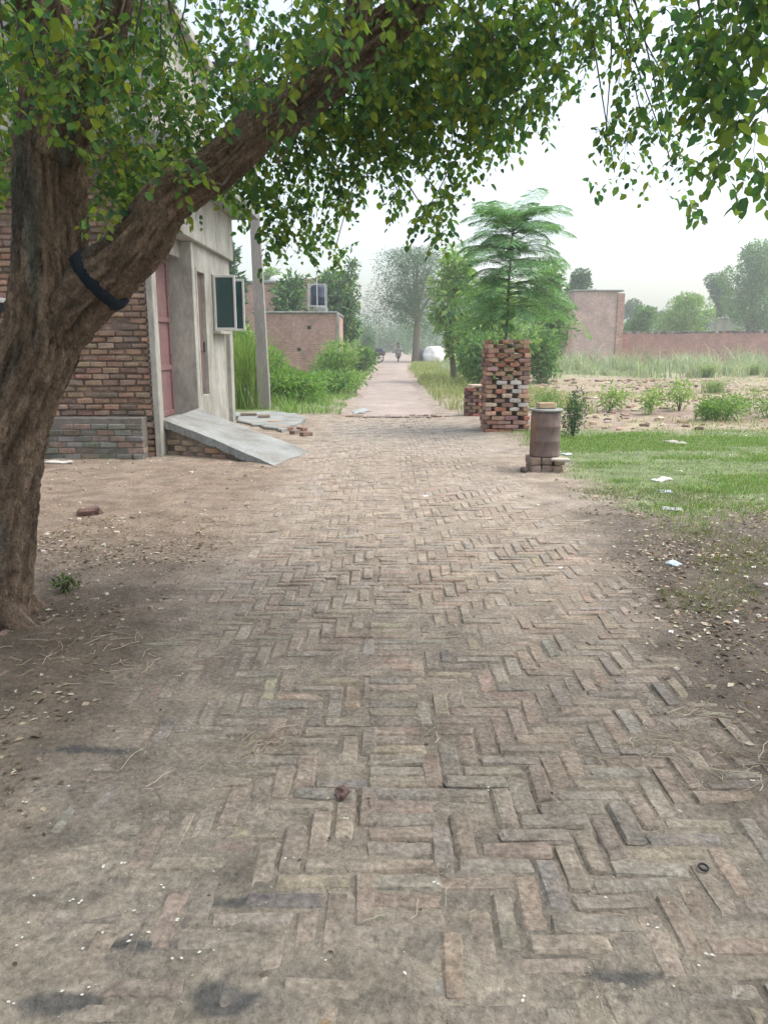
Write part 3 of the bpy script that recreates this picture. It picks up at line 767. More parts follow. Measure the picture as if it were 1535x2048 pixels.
# ------------------------------------------------------------------ the big leaning tree
tree = empty('big_tree', (-2.15, 4.2, 0), 'large rough-barked tree leaning over the road from the left edge', 'tree')
def PR(lst, Yf):
    out = []
    for i, (u, v, w) in enumerate(lst):
        Y = Yf(i / (len(lst) - 1)) if callable(Yf) else Yf
        p = P(u, v, Y); d = Y * cp + (EYE - p[2]) * sp
        out.append((*p, w / 2 / FPX * d))
    return np.array(out)
stem = PR([(-40, 1330, 180), (-28, 1250, 150), (-18, 1150, 132), (-5, 1000, 126), (14, 880, 122), (44, 780, 120), (78, 690, 126), (96, 600, 126), (102, 480, 116), (102, 380, 112), (106, 290, 112), (112, 210, 104), (105, 120, 90), (85, 20, 78), (60, -90, 80), (20, -250, 70), (-40, -460, 55)], 4.2)
stem[0, 2] = -.12; stem[0, 3] = .30; stem[1, 3] = .205
stemR = PR([(110, 310, 80), (148, 230, 70), (190, 150, 58), (222, 60, 46), (240, -20, 42), (262, -140, 46), (300, -300, 40), (330, -520, 30)], lambda t: 4.14 - .3 * t)
limb = PR([(95, 680, 100), (150, 612, 108), (208, 556, 98), (283, 484, 84), (335, 402, 76), (430, 338, 64), (515, 262, 62), (620, 190, 58), (700, 108, 58), (790, 42, 56), (860, -35, 54), (930, -130, 50)], lambda t: 4.2 - .25 * t)
lp = limb[-1]
limb = np.vstack([limb, [(lp[0] + .5, 3.75, lp[2] + .28, .075), (1.5, 3.6, 4.0, .06), (2.3, 3.5, 4.35, .045), (3.1, 3.4, 4.6, .028)]])
A1 = np.array([(*limb[6][:3], .07), (-.3, 4.9, 3.05, .05), (.1, 5.4, 3.5, .035), (.5, 5.8, 3.9, .02)])
A2 = np.array([(*limb[11][:3], .06), (1.1, 4.3, 3.9, .045), (1.7, 4.7, 4.3, .03), (2.2, 5.0, 4.5, .018)])
A3 = np.array([(*limb[8][:3], .05), (-.05, 3.6, 3.3, .045), (.2, 2.6, 4.1, .035), (.3, 1.4, 4.7, .02)])
A4 = np.array([(*stemR[4][:3], .05), (-1.2, 4.9, 3.7, .04), (-.9, 5.6, 4.2, .02)])
A5 = np.array([(*stem[13][:3], .07), (-2.6, 4.6, 4.0, .05), (-3.0, 5.2, 4.6, .03)])
A6 = np.array([(*stem[15][:3], .07), (-2.6, 2.6, 4.9, .05), (-2.2, .6, 5.4, .03)])
A7 = np.array([(1.5, 3.6, 4.0, .04), (1.9, 3.9, 3.95, .03), (2.2, 4.2, 3.8, .018)])
A8 = np.array([(2.3, 3.5, 4.35, .035), (2.3, 3.2, 4.1, .028), (2.15, 3.1, 3.6, .016)])
mb = MB()
tube(mb, stem, 128, .018, bark=.028, seed=3)
tube(mb, stemR, 64, .02, bark=.016, seed=9)
for i, (a_, l_) in enumerate(((-.35, .42), (-1.3, .4), (.7, .4), (1.8, .4), (3.3, .4))):
    bx_, by_ = stem[1, 0] + .12 * cos(a_), stem[1, 1] + .12 * sin(a_)
    tube(mb, [(bx_ - .03 * cos(a_), by_ - .03 * sin(a_), .36, .075), (bx_ + .06 * cos(a_), by_ + .06 * sin(a_), .10, .075), (bx_ + .5 * l_ * cos(a_ + .1), by_ + .5 * l_ * sin(a_ + .1), -.03, .045), (bx_ + .8 * l_ * cos(a_ + .3), by_ + .8 * l_ * sin(a_ + .3), -.07, .025)], 24, .02, bark=.012, seed=60 + i)
tube(mb, limb, 96, .02, bark=.022, seed=15)
for i, b in enumerate((A1, A2, A3, A4, A5, A6, A7, A8)): tube(mb, b, 16, .04, bark=.005, seed=30 + i)
_pb(mb, 'trunk', M_bark, tree, True)
LIMBPTS = np.vstack([spline(q, .15)[:, :3] for q in (stem[11:], stemR, limb[4:], A1, A2, A3, A4, A5, A6, A7, A8)])

CL = [ # u, v, Y, ru, rv, density
 (60,70,4.5,120,90,1.1),(20,200,4.7,60,110,1.1),(15,330,4.9,40,60,.9),(70,180,3.85,60,70,.55),(180,90,3.8,90,90,.6),(180,40,4.6,110,70,1.1),(215,320,4.7,90,80,1.1),(245,400,4.8,75,40,1.1),(310,330,4.9,80,70,1.1),(320,220,5.0,110,90,.6),
 (330,110,5.2,110,90,.45),(300,20,5,150,60,.6),(430,180,5,100,100,.45),(440,60,5.2,120,90,.35),(330,390,4.6,50,40,.9),(470,370,5.4,50,50,.9),(400,270,5.,80,70,1.1),(560,90,5,120,100,.75),(560,230,5,100,80,1.2),(540,330,5.3,80,60,1.2),(555,410,5.4,70,55,.9),(545,480,5.5,45,30,.45),(620,470,5.5,65,35,.6),(650,380,5.4,65,55,1.),(670,500,5.5,30,25,.5),
 (650,290,5.2,90,70,1.3),(700,180,5,110,90,1.4),(690,60,4.6,120,80,1.3),(780,250,5,90,70,1.4),(760,320,5.1,60,50,.9),(820,150,4.8,110,90,1.4),(830,310,5.2,60,50,.7),(800,390,5.3,22,40,.6),(890,400,5.2,38,50,.8),(880,465,5.2,28,20,.7),(845,440,5.2,20,25,.6),
 (900,250,4.8,90,70,1.3),(900,100,4.5,120,100,1.4),(980,270,5,60,50,.9),(1000,180,4.6,90,80,1.3),(1010,60,4.4,120,80,1.4),(1060,240,5,45,35,.6),(1090,150,4.8,70,60,1.),(1110,50,4.5,100,65,1.2),(1150,120,5,40,40,.7),(620,140,4.3,80,60,.8),(760,90,4.2,90,60,.9),(880,30,3.9,120,50,1.),
 (1215,40,4.4,65,45,.5),(1290,50,4.2,80,55,.65),(1260,140,4.3,50,40,.45),(1320,140,4.2,60,55,.5),(1280,225,4.4,50,40,.55),(1210,280,4.6,45,35,.45),(1228,345,4.7,22,30,.4),(1330,260,4.4,45,55,.6),(1345,335,4.5,45,28,.45),(1400,400,4.6,16,18,.5),
 (620,120,3.55,90,70,.3),(700,60,3.5,90,60,.5),(560,200,3.6,70,60,.25),(470,210,3.8,60,50,.2),(120,60,3.5,110,70,.6),(60,150,3.6,60,90,.7),(210,160,3.7,70,90,.6),(160,250,3.8,60,50,.4),(370,330,3.9,60,40,.45),(240,440,3.9,50,25,.4),(20,420,4.6,30,40,.5),(790,200,4.3,90,60,.8),(930,180,4.2,80,60,.8),
 (1400,120,3.8,60,70,.7),(1450,60,3.5,90,70,.75),(1440,200,3.5,50,50,.6),(1500,140,3.3,70,80,1.),(1490,260,3.2,45,45,.8),(1528,340,3.2,30,45,.9),(1530,40,3.3,60,60,1.1),(1380,30,3.9,80,45,.9)]
PAL = [(.095, .205, .078), (.13, .25, .08), (.065, .15, .075), (.175, .29, .08), (.21, .30, .075), (.085, .18, .10)]
PALY = [(.26, .31, .06), (.22, .29, .06)]
lv, tw = MB(), MB()
def twig(p, az, L, droop, size, yl, simple=False):
    n = max(5, int(L / .023)); t = np.linspace(0, 1, n)
    d = np.array([cos(az), sin(az), 0])
    q = p + d * (L * t * (1 - .35 * t))[:, None] + np.array([0, 0, -1.]) * (droop * L * t ** 1.6)[:, None] + np.cumsum(rng.normal(0, .004, (n, 3)), 0)
    q = q - (q[n // 2] - p)
    tw.add(*_thin(q, .0022))
    tg = unit(np.gradient(q, axis=0)); sd = unit(np.cross(tg, [0, 0, 1.]) + 1e-6)
    sgn = np.where(np.arange(n) % 2, 1, -1)[:, None]
    ax = unit(tg * .55 + sd * sgn * .75 + np.array([0, 0, -.45]) + rng.normal(0, .28, (n, 3)))
    nr = unit(np.array([0, 0, 1.]) + rng.normal(0, .6, (n, 3)))
    ln = size * rng.uniform(.5, 1.35, n)
    c = pick(PAL, n, .18)
    k = rng.random(n) < yl
    if k.any(): c[k] = pick(PALY, k.sum(), .12)
    leaves(lv, q + ax * .012, ax, nr, ln, ln * rng.uniform(.6, .78, n), c, simple)
def _thin(q, r):
    n = len(q); o = np.array([[r, 0, 0], [-r * .5, r * .86, 0], [-r * .5, -r * .86, 0]])
    return (q[:, None] + o[None] * np.linspace(1, .4, n)[:, None, None]).reshape(-1, 3), [grid_faces(n, 3, True)], (.075, .06, .035)
for (u, v, Y, ru, rv, de) in CL:
    c0 = P(u, v, Y); d = Y * cp + (EYE - c0[2]) * sp; px = d / FPX
    nt = int(ru * rv * 3.14 * px * px / .0042 * de * 11.5 / 11) + 3
    for i in range(nt):
        while True:
            w = rng.uniform(-1, 1, 3)
            if w @ w < 1: break
        p = c0 + np.array([w[0] * ru * px, w[1] * min(.75, .35 + ru * px), w[2] * rv * px])
        twig(p, rng.uniform(0, 2 * pi), rng.uniform(.16, .34), rng.uniform(.3, .9), .046 + .008 * (u > 1380), .12 + .16 * (Y < 5) * (u < 1000))
    # branchlet back to the nearest limb
    k = np.argmin(((LIMBPTS - c0 - np.array([0, 0, .25])) ** 2).sum(1)); b = LIMBPTS[k]
    mid = (b + c0) / 2 + rng.normal(0, .11, 3)
    tube(tw, [(*b, .007), (*mid, .005), (*c0, .003)], 5, .06, (.07, .055, .035))
# unseen crown leaves added above and behind the viewpoint to shade the foreground
for i in range(1700):
    x, y = rng.uniform(-7.5, 6.0), rng.uniform(-7., 5.8)
    lo = max(3.7, EYE + .48 * max(y, 0) + .35)
    z = lo + rng.random() ** 1.3 * 2.4
    if z > 7.2 or (x > 3.5 and y > 4): continue
    twig(np.array([x, y, z]), rng.uniform(0, 2 * pi), rng.uniform(.4, .65), .5, .15, .1, True)
_pb(lv, 'crown', M_leaf, tree, False); _pb(tw, 'twigs', M_bark2, tree, False)
# navy cloth strap tied round the limb
i0 = spline(limb, .02); k = np.argmin(((i0[:, :3] - P(203, 557, 4.19)) ** 2).sum(1))
ax = unit(i0[k + 4, :3] - i0[k - 4, :3]); n1 = unit(np.cross(ax, [0, 1., 0])); n2 = np.cross(ax, n1)
mb = MB(); th = np.linspace(0, 2 * pi, 48, endpoint=False); rings = []
for q, dr in ((-.03, -.01), (-.026, .011), (0, .014), (.026, .011), (.03, -.01)):
    wob = .012 * (fbm(np.cos(th) * 3 + q * 30, np.sin(th) * 3, None, 6, 3) - .5) * 2 + q
    dr = dr + .014 * (fbm(np.cos(th) * 5, np.sin(th) * 5, 0 * th + q * 60, 7, 3)[:, None] - .5)
    rings.append(i0[k, :3] + (n1 * np.cos(th)[:, None] + n2 * np.sin(th)[:, None]) * (i0[k, 3] * 1.1 + dr + .016 + .008 * np.sin(th * 3)[:, None]) + ax * wob[:, None])
mb.add(np.concatenate(rings), grid_faces(5, 48, True))
tag(mb.build('cloth_strap', M_strap, smooth=True), 'dark navy cloth strap wound round the leaning limb at the fork', 'strap')

# ------------------------------------------------------------------ foliage things
def lobe_leaves(mb, cen, r, n, L, W, pal, shell=.55, simple=True, up=.4, asp=None):
    d = unit(rng.normal(0, 1, (n, 3))); k = rng.random((n, 1)) ** (1 / 3) * (1 - shell) + shell * rng.uniform(.75, 1.05, (n, 1))
    k = np.where(rng.random((n, 1)) < .3, k * rng.random((n, 1)), k)
    k = k * (.8 + .45 * vn(d[:, 0] * 2.3 + cen[0], d[:, 1] * 2.3 + cen[1], d[:, 2] * 2.3)[:, None])
    p = np.asarray(cen) + d * k * np.asarray(r)
    ax = unit(d + rng.normal(0, .8, (n, 3)) + np.array([0, 0, -.25])); nr = unit(rng.normal(0, .8, (n, 3)) + d * .4 + np.array([0, 0, up]))
    l = L * rng.uniform(.6, 1.3, n)
    leaves(mb, p, ax, nr, l, l * W, pick(pal, n, .17), simple)

def plant_tree(name, u, D, vt, wpx, label, pal, n=3500, leaf=.16, lw=.55, bottom=.35, lobes=8, trunk=.14, group='trees beyond the field and lane', cat='tree', vb=None, seed=0, flat=.5, sink=0):
    n = int(n * 2.3); leaf = leaf * 1.12
    r_ = np.random.default_rng(seed + 100)
    top = P(u, vt, D); x = top[0]; h = top[2]; dd = D * cp; w = wpx / FPX * dd / 2
    zb = (P(u, vb, D)[2] if vb is not None else h * bottom)
    t = empty(name, (x, D, 0), label, cat, group)
    tk, cr = MB(), MB()
    zmid = zb + (h - zb) * .25
    tube(tk, [(x, D, -.2, trunk * 1.3), (x + .05 * h * r_.normal() * .3, D, zmid * .5, trunk), (x + .03 * h * r_.normal(), D, zmid, trunk * .75), (x, D, h * .85, trunk * .2)], 10, .3)
    for i in range(lobes):
        k = i / max(1, lobes - 1); z = zb + (h - zb) * (.16 + .72 * k)
        ww = w * (1.0 - .55 * abs(k - .38) ** 1.2 * 1.6)
        a = r_.uniform(0, 2 * pi); rr_ = ww * r_.uniform(.25, .68) * (1 if k < .85 else .4)
        c = np.array([x + rr_ * cos(a), D + rr_ * sin(a) * .8, z]); rad_ = w * r_.uniform(.4, .58)
        rz = min(rad_ * .8, max(.2, h - z)) 
        tube(tk, [(x, D, zmid * .8, trunk * .5), (*(np.array([x, D, zmid]) * .4 + c * .6), trunk * .28), (*c, trunk * .08)], 6, .3)
        lobe_leaves(cr, c, (rad_, rad_, rz), n // lobes, leaf, lw, pal)
    _pb(tk, 'trunk', M_bark2, t, True); _pb(cr, 'crown', M_far, t, False)
    return t
GRN = [(.11, .22, .085), (.15, .27, .1), (.08, .17, .075), (.19, .31, .11)]
BRT = [(.2, .33, .1), (.25, .38, .12), (.15, .27, .09), (.28, .39, .14)]
DRK = [(.055, .125, .07), (.08, .16, .08), (.045, .10, .06)]
BLU = [(.075, .145, .075), (.10, .18, .085), (.055, .115, .068)]
T = plant_tree
T('leafy_tree', 912, 33, 490, 120, 'bright leafy tree just left of the feathery young tree, beyond it', BRT, 1100, .3, .32, .12, 16, .12, seed=1)
T('leafy_tree', 1092, 36, 520, 110, 'loose green tree right behind the feathery young tree, beside the brick block', GRN, 1000, .3, .32, .14, 16, .12, seed=2)
T('leafy_tree', 985, 30, 560, 190, 'bushy low tree hidden behind the honeycomb brick guard', BRT, 1300, .26, .32, .05, 14, .1, seed=3)
T('feathery_tree', 832, 72, 492, 205, 'tall grey-green feathery tree with dark trunk beside the far lane', BLU, 9000, .22, .22, .30, 14, .3, seed=4)
T('dense_tree', 588, 44.5, 545, 110, 'teal green tree standing before the long plastered building', DRK + GRN, 900, .34, .36, .15, 13, .12, group='trees left of the lane', seed=5)
T('dense_tree', 660, 45.5, 540, 110, 'dark tree behind the water tank on the hut roof', DRK + GRN, 1000, .36, .36, .15, 14, .14, group='trees left of the lane', seed=6)
T('slender_tree', 703, 46, 505, 50, 'thin tall tree with sparse leaves at the right end of the hut', DRK + GRN, 420, .26, .34, .2, 20, .06, group='trees left of the lane', seed=7)
T('round_tree', 455, 40, 470, 70, 'dark tree seen between the house corner and the utility pole', DRK, 900, .3, .36, .2, 12, .12, group='trees left of the lane', seed=8)
T('far_tree', 540, 75, 536, 90, 'pale green tree rising over the roof right of the utility pole', BRT, 3500, .25, .5, .2, 8, .2, group='trees left of the lane', seed=9)
T('round_tree', 1287, 74, 612, 80, 'small round tree right of the brick block behind the long wall', GRN, 3500, .2, .5, .1, 8, .15, seed=10)
T('round_tree', 1378, 78, 588, 125, 'wide bright green tree in the middle behind the long wall', BRT, 5000, .22, .5, .1, 9, .15, seed=11)
T('open_tree', 1437, 95, 545, 90, 'bluish open-crowned tree between two greener ones behind the long wall', BLU, 4200, .26, .4, .22, 9, .18, seed=12)
T('tall_tree', 1510, 86, 482, 140, 'tallest green tree at the right end behind the long wall', GRN, 8000, .25, .5, .12, 13, .22, seed=13)
T('far_tree', 1262, 130, 600, 60, 'faint hazy tree far off just right of the brick block', BLU, 1800, .4, .5, .2, 6, .2, seed=14)
T('far_tree', 1330, 140, 622, 80, 'faint hazy low tree far off between round trees', BLU, 1800, .4, .5, .2, 6, .2, seed=15)
T('open_tree', 1160, 70, 535, 90, 'brownish tree top showing over the brick block from behind', BLU, 3000, .22, .4, .25, 8, .15, seed=16)
# the hazy wood at the end of the lane
mb = MB()
for i in range(60):
    x = rng.uniform(-70, 150); D = rng.uniform(170, 230); h = rng.uniform(6, 11)
    lobe_leaves(mb, (x, D, h * .5), (rng.uniform(5, 9), 4, h * .55), 260, 1.0, .5, BLU)
for i in range(16):
    x = rng.uniform(-9, 11); D = rng.uniform(115, 150); h = rng.uniform(4, 7)
    if -2 < x < 2.5: h = 4.5; D = 150
    lobe_leaves(mb, (x, D, h * .5), (2.6, 2, h * .55), 500, .4, .5, BLU)
tag(mb.build('distant_wood', M_far), 'hazy wood closing the view at the end of the lane', 'wood', kind='stuff')

def bush(name, x, y, rx, ry, h, n, leaf, pal, label, cat='bush', group=None, lw=.34, lobes=6, simple=True):
    mb = MB(); z0 = float(gz(x, y))
    for i in range(lobes):
        a = rng.uniform(0, 2 * pi); k = rng.uniform(.1, .6)
        c = (rx * k * cos(a), ry * k * sin(a), h * rng.uniform(.3, .68))
        lobe_leaves(mb, c, (rx * .55, ry * .55, h * .38), n // lobes, leaf, lw, pal, simple=simple)
        tube(mb, [(0, 0, -.05, .012), (c[0] * .5, c[1] * .5, c[2] * .6, .008), (*c, .003)], 5, None, (.09, .08, .045))
    o = mb.build(name, M_far); o.location = (x, y, z0)
    return tag(o, label, cat, group)
def ub(name, u, D, wpx, vt, n, leaf, pal, label, **k):
    p = P(u, vt, D); bush(name, p[0], D, wpx / FPX * D / 2, wpx / FPX * D / 2, p[2], n, leaf, pal, label, **k)
gl = 'bushes along the left of the lane'
LUSH = [(.16, .29, .075), (.2, .35, .09), (.11, .21, .07), (.25, .38, .11)]
ub('bush', 590, 21.5, 150, 735, 3000, .14, LUSH, 'dense dark bush just right of the utility pole', group=gl, lobes=12)
ub('bush', 660, 25, 150, 742, 2600, .14, GRN + LUSH, 'low spreading bush leaning to the lane, right of the pole bush', group=gl, lobes=12)
ub('bush', 668, 33, 120, 678, 2200, .2, BRT, 'pale bush before the lower right corner of the brick hut', group=gl, lobes=10)
ub('bush', 715, 44, 80, 692, 1600, .24, GRN, 'bush at the lane edge under the slender tree', group=gl, lobes=9)
ub('bush', 540, 27, 80, 690, 1900, .17, LUSH, 'bush against the lower left corner of the brick hut', group=gl, lobes=9)
ub('bush', 490, 23, 60, 640, 2000, .16, BRT, 'tall yellow-green bush between the house corner and the utility pole', group=gl, lobes=9)
gb = 'bushes behind the honeycomb guard'
ub('bush', 940, 30, 110, 635, 1900, .24, BRT, 'bright bush left of the honeycomb guard, beside the lane', group=gb, lobes=11)
ub('bush', 1080, 32, 90, 645, 1900, .24, GRN, 'wide green bush right of the honeycomb guard before the brick block', group=gb, lobes=11)
ub('bush', 955, 27, 80, 655, 1300, .22, GRN, 'dark bush touching the left edge of the honeycomb guard', group=gb, lobes=9)
ub('hedge', 733, 84, 44, 652, 2600, .17, DRK, 'dark green squared hedge at the far left end of the lane', cat='hedge')
gr = 'weeds on the open field'
BIG = [(.25, .37, .13), (.33, .43, .18), (.2, .3, .11)]
ub('shrub', 1149, 13.2, 62, 775, 1500, .055, DRK, 'dark wispy upright shrub right behind the drum', cat='shrub', lw=.3, group=gr)
ub('shrub', 1098, 15.5, 70, 772, 1300, .06, GRN, 'pale thin shrub above the drum lid', cat='shrub', lw=.25, group=gr)
ub('weed', 1222, 18.5, 75, 762, 420, .1, BIG, 'broad-leaved weed on the field, first right of the drum', cat='weed', group=gr, simple=False)
ub('weed', 1303, 17.5, 55, 775, 300, .1, BIG, 'small broad-leaved weed with upright leaves, in the middle of the field', cat='weed', group=gr, simple=False)
ub('weed', 1362, 18, 75, 762, 420, .1, BIG, 'yellowish broad-leaved weed left of the green creeper patch', cat='weed', group=gr, simple=False)
for u, D, w, vt in ((1535, 16.6, 150, 783), (1455, 16.2, 120, 787), (1415, 16.0, 70, 797)):
    ub('creeper', u, D, w, vt, 1500, .07, LUSH, ('low green creeper mound cut by the right picture edge', 'middle mound of the green creeper patch', 'smallest creeper mound, at the left tip of the green patch')[(1535, 1455, 1415).index(u)], cat='creeper', group='creeper mounds on the field')
for u, v, w, vt, lab in ((130, 1185, 90, 1135, 'little green weed sprouting on the litter beside the trunk'), (8, 1242, 60, 1205, 'tiny weed tuft at the very foot of the trunk')):
    g = G(u, v); bush('seedling', g[0], g[1], .13, .12, .12, 130, .035, [(.08, .13, .05), (.13, .17, .07)], lab, cat='weed', group='weeds by the trunk', simple=False)

# grasses (stuff)
def area(n, x0, x1, y0, y1): return rng.uniform(x0, x1, n), rng.uniform(y0, y1, n)
mb = MB()
x, y = area(210000, 1.6, 12, 6.2, 14.6)
n1, n2 = fbm(x * .8, y * .8, None, 5, 4), fbm(x * 2.6, y * 2.6, None, 8, 4)
d = sst(2.1, 2.8, x - .6 * (n2 - .5)) * sst(6.3, 8.3, y + 1.6 * (n1 - .5)) * sst(14.6, 13.0, y + (n1 - .5) * 1.5) * (.12 + 1.1 * sst(.4, .6, fbm(x * .7, y * 1.8, None, 99, 4)))
k = rng.random(len(x)) < d * .95
x, y = x[k], y[k]; N = len(x)
c = pick([(.14, .29, .055), (.19, .33, .065), (.11, .23, .05), (.28, .34, .11), (.13, .27, .06), (.33, .33, .17)], N, .15)
blades(mb, np.stack([x, y, gz(x, y) - .004], 1), rng.uniform(.025, .075, N), .006, rng.uniform(.2, 1.1, N), c)
x, y = area(30000, 1.6, 5., 4.2, 8.4); n1 = fbm(x * 1.5, y * 1.5, None, 15, 4)
k = (rng.random(len(x)) < sst(.42, .6, n1) * .85) & (x > rr(y) - .05 + .5 * (n1 - .5)); x, y = x[k], y[k]; N = len(x)
blades(mb, np.stack([x, y, gz(x, y) - .004], 1), rng.uniform(.02, .06, N), .005, rng.uniform(.5, 1.4, N), pick([(.16, .2, .07), (.22, .21, .1), (.12, .17, .06)], N))
x, y = area(9000, 2.0, 11, 6.6, 14.4); n1 = fbm(x * 1.1, y * 1.6, None, 45, 4); k = (x > rr(y) + .35) & (rng.random(len(x)) < sst(.46, .66, n1)); x, y = x[k], y[k]; N = len(x)
a = rng.uniform(0, 2 * pi, N); leaves(mb, np.stack([x, y, gz(x, y) + .012], 1), np.stack([np.cos(a), np.sin(a), rng.uniform(.1, .8, N)], 1), rng.normal(0, .3, (N, 3)) + [0, 0, 1], rng.uniform(.025, .06, N), rng.uniform(.015, .03, N), pick([(.16, .27, .07), (.24, .31, .11), (.12, .21, .07), (.36, .34, .2)], N), True)
tag(mb.build('grass', M_grass), 'short green grass on the verge right of the drum', 'grass', kind='stuff')
mb = MB()
x, y = area(17000, 3.2, 40, 32, 60); n1 = fbm(x * .25, y * .25, None, 25, 3)
k = rng.random(len(x)) < sst(.36, .6, n1 + .1 * sst(38, 48, y)) * sst(34, 41, y + 5 * (n1 - .5)); x, y = x[k], y[k]; N = len(x)
PALE = [(.31, .38, .26), (.38, .44, .33), (.25, .33, .22), (.42, .42, .31)]
blades(mb, np.stack([x, y, gz(x, y)], 1), rng.uniform(.12, .45, N), .04, rng.uniform(.3, 1., N), pick(PALE, N))
for i in range(230):
    cy = rng.uniform(36, 58); cx = rng.uniform(3.5, .53 * cy + 3); n = 45; sc = rng.lognormal(-.45, .4)
    q = np.stack([cx + rng.normal(0, .35 * sc, n), cy + rng.normal(0, .3, n)], 1)
    blades(mb, np.c_[q, gz(q[:, 0], q[:, 1])], sc * rng.uniform(.6, 1.3, n), .045, rng.uniform(.15, .8, n), np.clip(pick(PALE, n, .1) * rng.uniform(.8, 1.2), 0, .6))
x, y = area(20000, 2.8, 17, 14.5, 34); n1 = fbm(x * .55, y * .4, None, 65, 4)
k = rng.random(len(x)) < sst(.52, .66, n1) * .9; x, y = x[k], y[k]; N = len(x)
blades(mb, np.stack([x, y, gz(x, y)], 1), rng.uniform(.04, .16, N), .018, rng.uniform(.4, 1.4, N), pick([(.28, .36, .15), (.36, .37, .2), (.22, .32, .12), (.42, .38, .24)], N))
x, y = area(16000, 1.4, 5, 17.5, 62); n1 = fbm(x * .6, y * .6, None, 27, 3)
k = (x > rr(y) + .08 + .9 * (n1 - .5)) & (rng.random(len(x)) < sst(.32, .6, n1) + .2); x, y = x[k], y[k]; N = len(x)
blades(mb, np.stack([x, y, gz(x, y)], 1), rng.uniform(.12, .5, N), .02, rng.uniform(.3, 1., N), pick([(.24, .29, .12), (.3, .34, .16), (.34, .34, .16), (.2, .28, .1)], N))
tag(mb.build('tall_grass', M_grass), 'pale tall grass in front of the long brick wall and along the lane', 'grass', kind='stuff')
mb = MB()
x, y = area(42000, -7, -.5, 17.6, 60); n1 = fbm(x * .5, y * .5, None, 28, 3)
k = (x < rl(y) - .1 + .6 * (n1 - .5)) & ((y > 18.6) | (x > -2.4)) & (rng.random(len(x)) < .35 + sst(.3, .6, n1)); x, y = x[k], y[k]; N = len(x)
hh = rng.uniform(.06, .3, N) * (.5 + .9 * sst(0, 2.5, rl(y) - x)) * (.3 + 1.5 * sst(.3, .7, fbm(x * .9, y * .9, None, 29, 3)))
blades(mb, np.stack([x, y, gz(x, y)], 1), hh, .018, rng.uniform(.3, 1., N), pick(LUSH + [(.24, .32, .1)], N))
for i in range(26):     # tall reeds between the house and the pole
    cx, cy = rng.uniform(-4.3, -3.25), rng.uniform(18.6, 22.5)
    tufts(mb, cx, cy, 60, .14, 2.0, .022, [(.17, .27, .05), (.22, .32, .07), (.13, .22, .05)], .35)
tag(mb.build('lush_grass', M_grass), 'lush green grass and reeds between the house and the lane', 'grass', kind='stuff')
gt = 'grass tufts on the field'
for u, v, D, lab in ((1425, 778, 24.5, 'round pale grass tuft alone on the bare field near the creeper patch'), (1415, 745, 36, 'large pale grass tuft at the edge of the tall grass, left of the field tuft'), (1505, 742, 38, 'pale grass tuft before the wall near the right picture edge')):
    p = P(u, v, D); mb = MB(); n = 260
    q = rng.normal(0, .13, (n, 2)); blades(mb, np.c_[q, np.zeros(n)], rng.uniform(.4, .8, n) * D / 30, .02, rng.uniform(.4, 1.2, n), pick([(.3, .37, .2), (.25, .34, .17)], n))
    o = mb.build('grass_tuft', M_grass); o.location = (p[0], D, float(gz(p[0], D)) - .02); tag(o, lab, 'grass tuft', gt)

# ------------------------------------------------------------------ litter
mb = MB()
def scatter(n, x0, x1, y0, y1, dens, L, pal, lift=.004, W=.6):
    x, y = area(n, x0, x1, y0, y1); k = rng.random(n) < dens(x, y); x, y = x[k], y[k]; N = len(x)
    a = rng.uniform(0, 2 * pi, N); ax = np.stack([np.cos(a), np.sin(a), rng.normal(0, .12, N)], 1)
    nr = np.array([0, 0, 1.]) + rng.normal(0, .3, (N, 3))
    l = L * rng.lognormal(0, .35, N)
    leaves(mb, np.stack([x, y, np.maximum(gz(x, y), und(x, y) - .002 + 0 * x) + lift], 1), ax, nr, l, l * W * rng.uniform(.6, 1.2, N), pick(pal, N, .2), True)
DRYL = [(.07, .055, .045), (.1, .08, .06), (.55, .5, .42), (.3, .24, .16), (.4, .33, .24), (.2, .15, .1), (.48, .43, .34), (.14, .105, .075), (.26, .19, .12)]
scatter(30000, 1.0, 4.8, 1.8, 8.6, lambda x, y: sst(-.45, .4, x - rr(y)) * sst(8.6, 6.6, y) * (.35 + .8 * sst(.42, .65, fbm(x * 1.7, y * 1.7, None, 55, 3))), .028, DRYL)
scatter(9000, -2.8, -.9, 2.2, 7., lambda x, y: sst(-1.0, -1.7, x) * (.15 + sst(.4, .62, fbm(x * 1.6, y * 1.6, None, 56, 3)) * .8), .024, DRYL)
scatter(1500, -1.6, 1.8, 1.2, 8, lambda x, y: .12 + .5 * sst(.55, .7, fbm(x * 1.2, y * 1.2, None, 57, 3)), .016, DRYL)
scatter(4200, -4.5, -1.1, 5, 10.6, lambda x, y: .1 + .6 * sst(.5, .68, fbm(x * 1.2, y * 1.2, None, 58, 3)), .02, [(.42, .36, .27), (.2, .16, .12), (.3, .25, .18)])
tag(mb.build('leaf_litter', M_litter), 'dry fallen leaves and crumbs scattered over the earth verges', 'leaf litter', kind='stuff')
mb = MB()
x, y = area(2600, 2.4, 14, 14.2, 34); k = rng.random(len(x)) < .2 + .8 * sst(.45, .65, fbm(x * .7, y * .7, None, 59, 3)); x, y = x[k], y[k]; N = len(x)
s_ = np.minimum(rng.lognormal(-2.9, .5, N), .13)
cboxes(mb, np.stack([x, y, gz(x, y) + s_ * .15], 1), np.stack([s_ * 1.6, s_, s_ * .7], 1), rotz(rng.uniform(0, 6, N)), .02, pick([(.42, .3, .22), (.3, .2, .15), (.5, .42, .33), (.2, .14, .11)], N, .2), .006)
